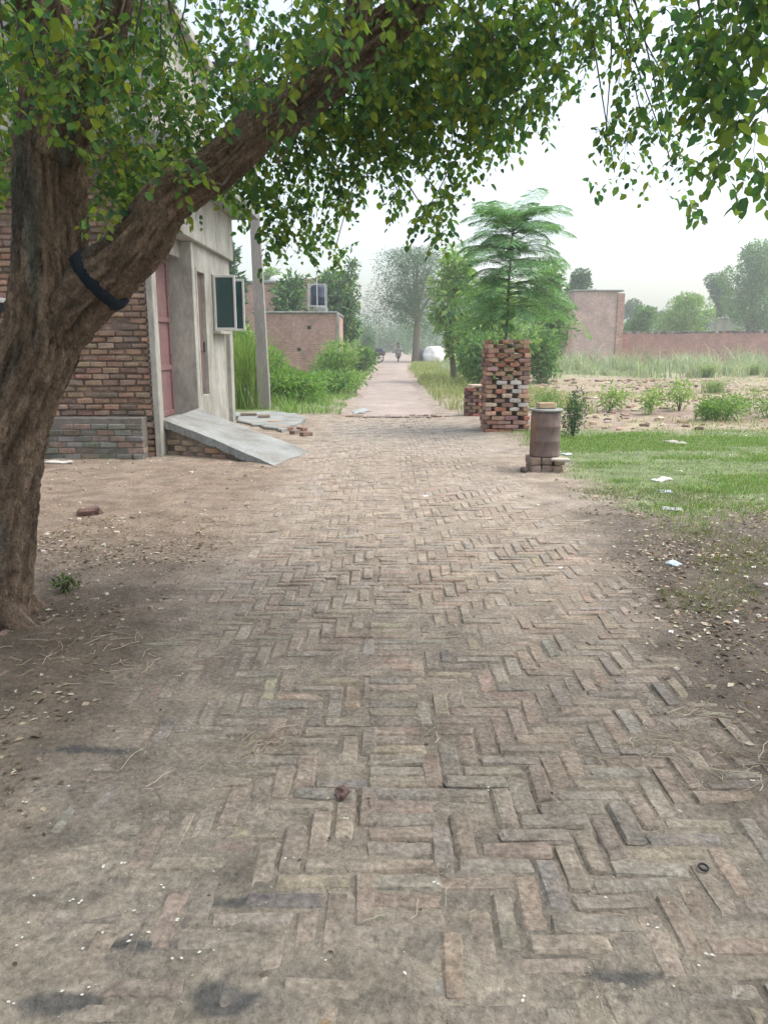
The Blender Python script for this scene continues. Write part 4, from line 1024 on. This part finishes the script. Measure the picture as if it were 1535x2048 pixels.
x, y = area(900, -4.6, 2.6, 3, 10.5); k = (np.abs(x) > 1.3) & (rng.random(900) < .7); x, y = x[k], y[k]; N = len(x); s_ = np.minimum(rng.lognormal(-4.2, .4, N), .03)
cboxes(mb, np.stack([x, y, gz(x, y) + s_ * .2], 1), np.stack([s_ * 1.5, s_, s_ * .8], 1), rotz(rng.uniform(0, 6, N)), .004, pick([(.42, .34, .26), (.25, .2, .16), (.52, .47, .4)], N, .2), .001)
tag(mb.build('rubble', M_brick), 'clods and broken brick crumbs strewn over the bare field', 'rubble', kind='stuff')
# small white petals and chips on the near paving
mb = MB()
PXW = [(40,1615),(330,1778),(65,1803),(145,1806),(180,1806),(262,1824),(60,1855),(350,1850),(200,1875),(265,1880),(290,1868),(38,1898),(170,1912),(362,1928),(20,2008),(100,1992),(160,1990),(415,1912),(245,1735),(205,1740),(690,1636),(575,1722),(985,1577),(1035,2000),(1410,1935),(1430,1932),(815,1972),(140,1570),(1210,1800),(1310,1855),(870,1778),(1500,1560),(370,1352),(1070,1250),(1130,1235)]
for u, v in PXW:
    g = G(u + rng.normal(0, 3), v); x, y = g[0], g[1]; a = rng.uniform(0, 6)
    for _ in range(rng.integers(1, 3)):
        x2, y2 = x + rng.normal(0, .012), y + rng.normal(0, .012)
        leaves(mb, np.array([[x2, y2, max(float(gz(x2, y2)), float(und(x2, y2))) + .005]]), np.array([[cos(a), sin(a), .1]]), np.array([[.1, .1, 1.]]), rng.uniform(.008, .016), .009, np.array([[.75, .74, .7]]), True)
x, y = area(240, -1.3, 1.3, 1.25, 3.2)
leaves(mb, np.stack([x, y, np.maximum(gz(x, y), und(x, y)) + .004], 1), rng.normal(0, 1, (240, 3)) * [1, 1, .1], rng.normal(0, .2, (240, 3)) + [0, 0, 1], rng.uniform(.004, .009, 240), .006, pick([(.6, .58, .52), (.45, .42, .36)], 240), True)
tag(mb.build('petal_flecks', M_litter), 'tiny white petals and chips dotted over the near paving', 'flecks', kind='stuff')
# twigs and straws
mb = MB()
def straws(u, v, n, spread, L):
    g = G(u, v)
    for _ in range(n):
        x, y = g[0] + rng.normal(0, spread), g[1] + rng.normal(0, spread * .6); a = rng.uniform(0, 2 * pi); l = L * rng.uniform(.4, 1.2)
        q = [(x + cos(a) * l * t + .01 * sin(t * 5 + a), y + sin(a) * l * t, max(float(gz(x, y)), float(und(x, y))) + .006 + .008 * rng.random(), .0016) for t in (0, .35, .7, 1)]
        tube(mb, q, 4, None, pick([(.42, .36, .26), (.3, .24, .17), (.5, .45, .36)], 1)[0])
straws(520, 1485, 34, .07, .12); straws(1480, 1525, 40, .12, .16); straws(880, 1465, 10, .05, .1); straws(1290, 1500, 22, .12, .12); straws(340, 1560, 10, .1, .15); straws(860, 1830, 8, .12, .09); straws(1390, 1430, 24, .14, .12)
straws(250, 1345, 24, .15, .12); straws(130, 1300, 30, .2, .15)
tag(mb.build('dry_twigs', M_litter), 'dry straws and twigs lying on the paving', 'twigs', kind='stuff')
# scraps of rubbish on the right verge
def scrap(u, v, sx, sy, col, label, name='plastic_bag', z=.02, crump=1., seed=0, cat='rubbish'):
    g = G(u, v); n = 14; s, t = np.meshgrid(np.linspace(-1, 1, n), np.linspace(-1, 1, n), indexing='ij')
    k = 1 + .35 * (fbm(s * 2 + seed, t * 2, None, seed, 2) - .5)
    zz = z * crump * (fbm(s * 1.7 + seed, t * 1.7, None, seed + 3, 3) * 2) * (1 - .6 * np.maximum(abs(s), abs(t)) ** 4)
    mb = MB(); top = np.stack([s * sx * .62 * k, t * sy * .7 * k, zz * .6 + .004], -1)
    mb.add(top.reshape(-1, 3), grid_faces(n, n), col); lo = top.copy(); lo[..., 2] = lo[..., 2] * .6 - .004
    mb.add(lo.reshape(-1, 3), grid_faces(n, n)[:, ::-1], col)
    o = mb.build(name, M_plastic, smooth=True); o.location = (g[0], g[1], float(gz(g[0], g[1]))); o.rotation_euler.z = seed * .7
    return tag(o, label, cat, 'rubbish on the right verge')
scrap(1322, 964, .2, .09, (.62, .6, .55), 'flat pale board scrap with a dark underside on the grass edge', 'board_scrap', .05, seed=1)
scrap(1330, 985, .12, .09, (.5, .56, .66), 'pale blue plastic bag just below the flat board scrap', seed=2)
scrap(1346, 1132, .07, .05, (.5, .6, .66), 'light blue crumpled bag on the dark litter', seed=3, z=.03)
scrap(1342, 1022, .14, .1, (.36, .35, .34), 'grey crumpled sheet above the litter patch', seed=4, z=.03)
scrap(1132, 912, .09, .08, (.62, .68, .7), 'blue and white wrapper lying right against the drum footing', seed=5, z=.04)
scrap(1120, 1137, .03, .02, (.75, .75, .72), 'tiny white paper scrap on the paving, right of the middle', 'paper_scrap', .01, seed=6)
scrap(1350, 888, .3, .16, (.42, .38, .32), 'torn brown sacking on the lawn', 'sacking', .05, seed=7)
scrap(850, 992, .05, .05, (.55, .58, .62), 'small grey wrapper on the paving in front of the drum', 'paper_scrap', .01, seed=8)
scrap(118, 928, .28, .13, (.6, .57, .5), 'pale crumbling lime heap at the foot of the brick plinth', 'lime_heap', .06, seed=9)
for i, (u, v) in enumerate(((1515, 1240), (1490, 1160), (1505, 1140), (1430, 1145), (1470, 1250), (1360, 945), (1490, 872), (1415, 910), (1460, 912), (1285, 903), (1185, 900), (1450, 868), (1530, 1175), (1340, 1268))):
    o = scrap(u, v, .025 + .01 * (v < 1000), .018 + .008 * (v < 1000), (.75, .74, .7), 'tiny white scrap among the litter and grass of the right verge', 'paper_scrap', .012, seed=20 + i); o['group'] = 'white scraps on the verge'
a = G(1405, 1740); mb = MB(); t = np.linspace(0, 2 * pi, 25); tube(mb, np.c_[a[0] + .013 * np.cos(t), a[1] + .016 * np.sin(t), 0 * t + .008 + max(float(gz(*a[:2])), float(und(*a[:2]))), 0 * t + .0035], 6)
tag(mb.build('ring', M_dark, smooth=True), 'small dark ring lying on the near paving at right', 'ring')

# ------------------------------------------------------------------ buildings and walls in the distance
def bldg(name, label, cat='building'): return empty(name, (0, 0, 0), label, cat)
# hut with tank
hut = bldg('brick_hut', 'low flat-roofed pinkish brick hut left of the lane beyond the bushes', 'hut')
a, b = P(528, 627, 37), P(672, 627, 37)
mb = MB(); bx(mb, a[0] - .5, b[0], 37, 43, -.2, a[2], .02); hb(mb, 'wall', M_wall2, hut)
mb = MB(); bx(mb, a[0] - .55, b[0] + .06, 36.9, 43.1, a[2] + .002, a[2] + .10, .02); hb(mb, 'roof', M_conc, hut)
mb = MB(); bx(mb, b[0] - .02, b[0] + .14, 36.95, 37.2, -.2, a[2] - .002, .02); hb(mb, 'pillar', M_plaster, hut)
for u, v in ((618, 655), (598, 699)):
    p = P(u, v, 36.99); mb = MB(); bx(mb, p[0] - .09, p[0] + .09, 36.985, 37.02, p[2] - .08, p[2] + .08, .01); hb(mb, 'hole', M_dark, hut)
p0, p1 = P(617, 606, 38.5), P(648, 571, 38.5); zr = a[2] + .1
tank = empty('water_tank', (p0[0], 38.5, zr), 'dark blue water tank in a white frame on the hut roof', 'water tank')
mb = MB(); lathe(mb, [(.02, zr + .35), (.36, zr + .35), (.38, zr + .5), (.37, zr + .7), (.39, zr + .72), (.37, zr + .74), (.38, zr + 1.15), (.3, zr + 1.28), (.1, zr + 1.33)], ((p0[0] + p1[0]) / 2 + .05, 38.9, 0), 24); hb(mb, 'body', M_tank, tank, True)
mb = MB()
for x in (p0[0], p1[0] + .05):
    for y in (38.45, 39.35): bx(mb, x - .018, x + .018, y - .018, y + .018, zr, zr + 1.35, .004)
for z in (zr + .3, zr + 1.3):
    for y in (38.45, 39.35): bx(mb, p0[0] + .026, p1[0] + .024, y - .014, y + .014, z, z + .03, .004)
bx(mb, (p0[0] + p1[0]) / 2 + .03, (p0[0] + p1[0]) / 2 + .07, 38.3, 38.34, zr, zr + 1.75, .004)
hb(mb, 'frame', M_white, tank)
mb = MB(); bx(mb, p0[0] + .35, p1[0] + .1, 38.1, 39.5, zr + .002, zr + .26, .03); hb(mb, 'base', M_conc, tank)
# long building behind
lb = bldg('long_building', 'long weathered building with a flat roof behind the hut and trees')
a, b = P(420, 572, 50), P(692, 556, 50)
mb = MB(); bx(mb, a[0], b[0] - 3.2, 50, 57, -.2, a[2] + .15, .03); bx(mb, b[0] - 3.19, b[0], 50.3, 57, -.2, b[2], .03); hb(mb, 'wall', M_wall2, lb)
mb = MB(); bx(mb, a[0] - .1, b[0] - 3.1, 49.85, 57.1, a[2] + .152, a[2] + .32, .03); bx(mb, P(640, 556, 50)[0], b[0] + .1, 50.1, 57.1, b[2] + .171, b[2] + .3, .03); hb(mb, 'roof', M_conc, lb)
c = P(506, 556, 50)
mb = MB(); lathe(mb, [(.6, 0), (.58, .25), (.4, .5), (.1, .6)], (P(550, 556, 52)[0], 53, a[2] + .3), 20); hb(mb, 'roof_dome', M_white, lb, True)
# long field wall with ragged top
wl = bldg('field_wall', 'long low reddish brick boundary wall across the back of the field', 'wall')
a = P(1240, 667, 60); xs = np.linspace(a[0], a[0] + 30, 121); mb = MB()
zt = a[2] + .1 * sst(0, 12, xs - a[0]) + .05 * (fbm(xs * 1.2, xs * 0, None, 4, 3) - .5)
ft = np.stack([xs, 0 * xs + 60, zt], 1); fb = ft.copy(); fb[:, 2] = -.3; bk = ft + [0, .35, 0]; bb = bk.copy(); bb[:, 2] = -.3
n = 121
mb.add(np.concatenate([fb, ft, bk, bb]), grid_faces(4, n)); hb(mb, 'wall', M_wall1, wl)
mb = MB(); xk = np.arange(a[0], a[0] + 30, .26); N = len(xk)
cboxes(mb, np.stack([xk, np.full(N, 60.17), np.interp(xk, xs, zt) + .035], 1), np.stack([np.full(N, .23), np.full(N, .4), rng.uniform(.08, .26, N)], 1), rotz(rng.normal(0, .08, N)), .02, pick([(.12, .11, .11), (.2, .15, .13), (.1, .09, .09), (.28, .24, .22)], N, .2), .01)
hb(mb, 'coping', M_brick, wl)
w2 = bldg('rear_wall', 'short weathered brick wall joining the left side of the tall brick block', 'wall')
p, q = P(1040, 690, 59), P(1138, 690, 59); mb = MB(); bx(mb, p[0], q[0], 59, 59.3, -.3, p[2] + .05, .03); hb(mb, 'wall', M_wall1, w2)
blk = bldg('brick_block', 'tall blank windowless brick block standing at the field wall')
p, q = P(1148, 583, 58), P(1249, 583, 58)
mb = MB(); bx(mb, p[0], q[0] - .5, 58, 61.5, -.3, p[2], .02); hb(mb, 'wall', M_wall3, blk)
mb = MB(); bx(mb, q[0] - .5, q[0], 57.9, 61.6, -.3, p[2] - .12, .02); hb(mb, 'pillar', M_wall2, blk); mb = MB(); bx(mb, p[0] - .42, p[0] - .001, 57.95, 61.4, -.3, p[2] - .5, .02); hb(mb, 'pillar', M_wall2, blk)
mb = MB(); bx(mb, p[0] - .1, q[0] - .1, 57.85, 61.6, p[2] + .001, p[2] + .12, .02); hb(mb, 'roof', M_conc, blk)
mb = MB(); p2, q2 = P(1130, 610, 58.5), P(1141, 610, 58.5); bx(mb, p2[0], q2[0], 58.5, 61, -.3, p2[2], .02); hb(mb, 'side_wing', M_wall2, blk)
ph = bldg('pale_house', 'pale low house showing between the trees behind the long wall', 'house')
p, q = P(1428, 638, 92), P(1462, 638, 92); mb = MB(); bx(mb, p[0], q[0] + 1, 92, 97, -.2, p[2], .04); hb(mb, 'wall', M_plaster, ph)
mb = MB(); bx(mb, p[0] - .15, q[0] + 1.15, 91.8, 97.2, p[2] + .002, p[2] + .15, .04); hb(mb, 'roof', M_conc, ph)
gpst = P(834, 643, 78); gpt = bldg('gate_post', 'pinkish brick gate post beside the feathery tree trunk', 'post')
mb = MB(); bx(mb, gpst[0] - .28, gpst[0] + .28, 78, 78.6, -.2, gpst[2], .02); hb(mb, 'shaft', M_wall2, gpt)
mb = MB(); bx(mb, gpst[0] - .34, gpst[0] + .34, 77.94, 78.66, gpst[2] + .002, gpst[2] + .1, .02); hb(mb, 'cap', M_conc, gpt)
lw_ = bldg('roadside_wall', 'low grey wall at the left of the lane near the hedge', 'wall'); p, q = P(700, 690, 66), P(741, 692, 66)
mb = MB(); bx(mb, p[0], q[0], 66, 66.25, -.2, p[2] - .05, .02); hb(mb, 'wall', M_wood, lw_)

# far poles and wires
def fpole(u, D, vt, label, r=.09):
    p = P(u, vt, D); o = empty('power_pole', (p[0], D, 0), label, 'power pole', 'power poles along the far lane')
    mb = MB(); tube(mb, [(p[0], D, -.3, r * 1.3), (p[0], D, p[2], r * .8)], 10); _pb(mb, 'shaft', M_pole, o, True)
    mb = MB(); bx(mb, p[0] - .55, p[0] + .55, D - .05, D + .05, p[2] - 1.1, p[2] - 1.0, .01); _pb(mb, 'cross_arm', M_dark, o, False)
    for k in (-.5, .5):
        mb = MB(); lathe(mb, [(.03, 0), (.06, .08), (.05, .15), (.02, .2)], (p[0] + k, D, p[2] - 1.0), 10); _pb(mb, 'insulator', M_dark, o, True)
    return p
pa = fpole(753, 104, 608, 'power pole with cross arm standing over the end of the lane', .1)
pc = fpole(697, 62, 545, 'grey power pole half hidden by the slender tree')
for i, k in enumerate((-.5, .5)):
    A_, B_ = np.array([pa[0] + k, 104, pa[2] - .85]), np.array([pc[0] + k, 62, pc[2] - .85]); t = np.linspace(0, 1, 24)[:, None]
    q = A_ + (B_ - A_) * t; q[:, 2] -= (.9 + .1 * i) * 4 * (t * (1 - t))[:, 0]
    mb = MB(); tube(mb, np.c_[q, np.full(24, .018)], 5); tag(mb.build('power_line', M_dark), 'thin dark wire strung between the two far power poles', 'wire', 'wires between the far poles')

# ------------------------------------------------------------------ things on the far lane
a = G(868, 716); lump('covered_heap', (P(868, 704, 72)[0], 72, .45), (1.05, .9, .95), M_tarp, 'white sheeted heap on the right side of the far lane', 'heap', 4, n=24)
lump('covered_heap', (P(838, 704, 74)[0], 74, .4), (.62, .8, .85), M_tarp2, 'dark navy covered heap left of the white heap', 'heap', 9, n=20)
lump('straw_heap', (P(902, 706, 66)[0], 66, .3), (.55, .6, .55), M_straw, 'small pale straw heap right of the white heap', 'heap', 12, n=20)
cx, cy = P(756, 700, 70)[0], 70
cart = empty('hand_cart', (cx, cy, 0), 'dark wooden cart with lowered shafts at the left of the far lane', 'cart')
mb = MB(); bx(mb, cx - .5, cx + .6, cy - .7, cy + .7, .62, .70, .01)
for s in (-1, 1): bx(mb, cx - .5, cx + .6, cy + s * .7 - .02, cy + s * .7 + .02, .701, .95, .01)
bx(mb, cx + .58, cx + .62, cy - .68, cy + .68, .701, 1.0, .01); _pb(mb, 'bed', M_wood, cart, False)
for s in (-1, 1):
    mb = MB(); t = np.linspace(0, 2 * pi, 25); tube(mb, np.c_[cx + .05 + .42 * np.cos(t), 0 * t + cy + s * .8, .44 + .42 * np.sin(t), 0 * t + .04], 8); w = _pb(mb, 'wheel', M_rubber, cart, True)
    mb = MB()
    for k in range(8): tube(mb, [(cx + .05, cy + s * .8, .44, .02), (cx + .05 + .4 * cos(k * pi / 4), cy + s * .8, .44 + .4 * sin(k * pi / 4), .016)], 5)
    _pb(mb, 'spokes', M_wood, w, False)
    mb = MB(); tube(mb, [(cx - .45, cy + s * .35, .66, .035), (cx - 1.5, cy + s * .3, .75 + .25, .03)], 6); _pb(mb, 'shaft', M_wood, cart, True)
lump('sack', (cx + .1, cy, .92), (.4, .5, .35), M_tarp2, 'dark full sack lying on the wooden cart', 'sack', 15, n=16)

# motorcycle and rider coming down the lane
mp = G(796, 722); MX, MY = mp[0], 73.0; MX = P(796, 715, MY)[0]
moto = empty('motorcycle', (MX, MY, 0), 'red motorcycle seen head-on in the middle of the far lane', 'motorcycle')
for dy in (-.62, .62):
    t = np.linspace(0, 2 * pi, 33); mb = MB(); tube(mb, np.c_[0 * t + MX, MY + dy + .26 * np.cos(t), .3 + .26 * np.sin(t), 0 * t + .045], 8); w = _pb(mb, 'wheel', M_rubber, moto, True)
    mb = MB()
    for k in range(8): tube(mb, [(MX, MY + dy, .3, .012), (MX, MY + dy + .24 * cos(k * pi / 4), .3 + .24 * sin(k * pi / 4), .008)], 4)
    lathe(mb, [(.03, -.05), (.05, 0), (.03, .05)], (MX, MY + dy, .3), 8); _pb(mb, 'spokes', M_conc, w, False)
mb = MB()
for s in (-1, 1): tube(mb, [(MX + s * .07, MY - .62, .3, .022), (MX + s * .07, MY - .36, .92, .022)], 8)
tube(mb, [(MX, MY - .38, .85, .03), (MX, MY - .1, .6, .03), (MX, MY + .3, .5, .03), (MX, MY + .62, .3, .025)], 8, .1); bx(mb, MX - .12, MX + .12, MY - .2, MY + .2, .28, .52, .05); _pb(mb, 'frame', M_dark, moto, True)
mb = MB(); lathe(mb, [(.02, -.28), (.1, -.24), (.14, 0), (.12, .2), (.03, .27)], (0, 0, 0), 16)
v = mb.v[0].copy(); mb.v[0] = np.stack([v[:, 0] + MX, v[:, 2] + MY - .15, v[:, 1] * .9 + .8], 1); _pb(mb, 'fuel_tank', M_red, moto, True)
mb = MB(); bx(mb, MX - .12, MX + .12, MY + .08, MY + .68, .76, .84, .03); _pb(mb, 'seat', M_rubber, moto, True)
mb = MB(); tube(mb, [(MX - .36, MY - .2, .98, .016), (MX - .12, MY - .34, 1.0, .016), (MX + .12, MY - .34, 1.0, .016), (MX + .36, MY - .2, .98, .016)], 8, .05); _pb(mb, 'handlebar', M_dark, moto, True)
mb = MB(); lathe(mb, [(.02, -.06), (.08, -.03), (.1, .06), (.09, .08), (.02, .085)], (0, 0, 0), 18); v = mb.v[0].copy(); mb.v[0] = np.stack([v[:, 0] + MX, -v[:, 2] + MY - .42, v[:, 1] + .86], 1); _pb(mb, 'headlight', M_white, moto, True)
mb = MB(); t = np.linspace(.5, 2.4, 12); bx(mb, MX - .07, MX + .07, MY - .8, MY - .42, .58, .62, .02); _pb(mb, 'mudguard', M_red, moto, True)
def skin(name, nodes, edges, m, parent):
    me = bpy.data.meshes.new(name); me.from_pydata([n[0] for n in nodes], edges, []); me.update()
    o = bpy.data.objects.new(name, me); COL.objects.link(o)
    o.modifiers.new('skin', 'SKIN'); o.modifiers['skin'].use_smooth_shade = True
    sd = me.skin_vertices[0].data
    for i, n in enumerate(nodes): sd[i].radius = (n[1], n[2] if len(n) > 2 else n[1]); sd[i].use_root = (i == 0)
    o.modifiers.new('sub', 'SUBSURF').levels = 2; o.modifiers['sub'].render_levels = 2
    me.materials.append(m); COL.objects.update() if hasattr(COL.objects, 'update') else None
    if parent is not None: o.parent = parent
    return o
R0 = Vector((MX, MY + .28, .92))
def rp(x, y, z): return (x, y, z)
body_n = [(rp(0, 0, 0), .14, .11), (rp(0, -.05, .25), .14, .1), (rp(0, -.08, .46), .17, .1), (rp(0, -.09, .56), .055), (rp(0, -.11, .66), .085, .095), (rp(0, -.11, .76), .075, .085)]
body_e = [(0, 1), (1, 2), (2, 3), (3, 4), (4, 5)]
for s in (-1, 1):
    k = len(body_n); body_n += [(rp(s * .19, -.07, .45), .055), (rp(s * .3, -.18, .25), .042), (rp(s * .32, -.42, .11), .034), (rp(s * .33, -.48, .08), .03)]
    body_e += [(2, k), (k, k + 1), (k + 1, k + 2), (k + 2, k + 3)]
    for f in range(4):
        k2 = len(body_n); dx = s * (-.024 + f * .016)
        body_n += [(rp(s * .33 + dx, -.53, .07), .009), (rp(s * .33 + dx, -.56, .045), .008)]; body_e += [(k + 3, k2), (k2, k2 + 1)]
    k3 = len(body_n); body_n += [(rp(s * .3, -.5, .055), .01)]; body_e += [(k + 3, k3)]
    k = len(body_n); body_n += [(rp(s * .1, -.03, -.03), .085), (rp(s * .2, -.42, -.06), .062), (rp(s * .17, -.3, -.5), .045), (rp(s * .17, -.42, -.54), .035)]
    body_e += [(0, k), (k, k + 1), (k + 1, k + 2), (k + 2, k + 3)]
k = len(body_n); body_n += [(rp(0, -.205, .69), .014), (rp(0, -.19, .71), .016)]; body_e += [(4, k + 1), (k + 1, k)]
person = skin('person', body_n, body_e, M_skin, None); person.location = R0
tag(person, 'person in pale loose clothes riding the red motorcycle on the far lane', 'person')
sh_n = [(rp(0, 0, -.02), .19, .15), (rp(0, -.05, .25), .165, .125), (rp(0, -.08, .45), .185, .12), (rp(0, -.085, .52), .08)]; sh_e = [(0, 1), (1, 2), (2, 3)]
for s in (-1, 1):
    k = len(sh_n); sh_n += [(rp(s * .2, -.07, .45), .075), (rp(s * .305, -.18, .25), .065), (rp(s * .315, -.36, .14), .055)]; sh_e += [(2, k), (k, k + 1), (k + 1, k + 2)]
skin('shirt', sh_n, sh_e, M_shirt, person)
tr_n = [(rp(0, 0, -.03), .16, .12)]; tr_e = []
for s in (-1, 1):
    k = len(tr_n); tr_n += [(rp(s * .1, -.04, -.03), .105), (rp(s * .205, -.43, -.06), .085), (rp(s * .175, -.31, -.44), .07)]; tr_e += [(0, k), (k, k + 1), (k + 1, k + 2)]
skin('trousers', tr_n, tr_e, M_trou, person)
mb = MB(); lathe(mb, [(.1, -.03), (.108, .03), (.095, .09), (.05, .125), (.005, .13)], (0, -.09, .72), 16); mb.build('hair', M_hair, person, True)

# ------------------------------------------------------------------ air
EXPO, HAZE, SKY, SUN = 1.25, .0021, .143, .95
hz = bpy.data.materials.new('haze_air'); hz.use_nodes = True; nt = hz.node_tree; nt.nodes.clear()
o_ = nt.nodes.new('ShaderNodeOutputMaterial'); pv = nt.nodes.new('ShaderNodeVolumePrincipled'); pv.inputs['Density'].default_value = HAZE; pv.inputs['Color'].default_value = (.96, .99, 1, 1); pv.inputs['Anisotropy'].default_value = .6
nt.links.new(pv.outputs[0], o_.inputs['Volume'])
mb = MB(); x0, x1, y0, y1, z0, z1 = -285, 285, -90, 300, -2.2, 15.
mb.add([(x, y, z) for z in (z0, z1) for x, y in ((x0, y0), (x1, y0), (x1, y1), (x0, y1))], [[3, 2, 1, 0], [4, 5, 6, 7], [0, 1, 5, 4], [1, 2, 6, 5], [2, 3, 7, 6], [3, 0, 4, 7]])
tag(mb.build('haze', hz), kind='stuff')

# ------------------------------------------------------------------ light, sky, camera
w = bpy.data.worlds.new('World'); S.world = w; w.use_nodes = True; nt = w.node_tree; nt.nodes.clear()
sk = nt.nodes.new('ShaderNodeTexSky'); sk.sky_type = 'NISHITA'; sk.sun_disc = False
EL, AZ = rad(62), rad(88)
sk.sun_elevation = EL; sk.sun_rotation = AZ; sk.air_density = 1.2; sk.dust_density = 3.8; sk.ozone_density = 1.
hs = nt.nodes.new('ShaderNodeHueSaturation'); hs.inputs['Saturation'].default_value = .6
bg = nt.nodes.new('ShaderNodeBackground'); bg.inputs['Strength'].default_value = SKY; wo = nt.nodes.new('ShaderNodeOutputWorld')
nt.links.new(sk.outputs[0], hs.inputs['Color']); nt.links.new(hs.outputs[0], bg.inputs[0]); nt.links.new(bg.outputs[0], wo.inputs[0])
L = bpy.data.lights.new('sun', 'SUN'); L.energy = SUN; L.angle = rad(40); L.color = (1, .96, .9)
lo = bpy.data.objects.new('sun', L); COL.objects.link(lo)
sd = Vector((sin(AZ) * cos(EL), cos(AZ) * cos(EL), sin(EL)))
lo.rotation_euler = sd.to_track_quat('Z', 'Y').to_euler(); lo.location = sd * 30

cam = bpy.data.cameras.new('camera'); co = bpy.data.objects.new('camera', cam); COL.objects.link(co)
co.location = (0, 0, EYE); co.rotation_euler = (pi / 2 - PITCH, 0, 0)
cam.sensor_fit = 'VERTICAL'; cam.sensor_height = 24; cam.lens = 12 / (1024 / FPX); cam.clip_end = 2000; cam.clip_start = .05
S.camera = co
S.view_settings.view_transform = 'Standard'; S.view_settings.look = 'None'; S.view_settings.exposure = EXPO; S.view_settings.gamma = 1
S.cycles.volume_bounces = 2; S.cycles.max_bounces = 8; S.cycles.transparent_max_bounces = 8
S.cycles.use_denoising = True
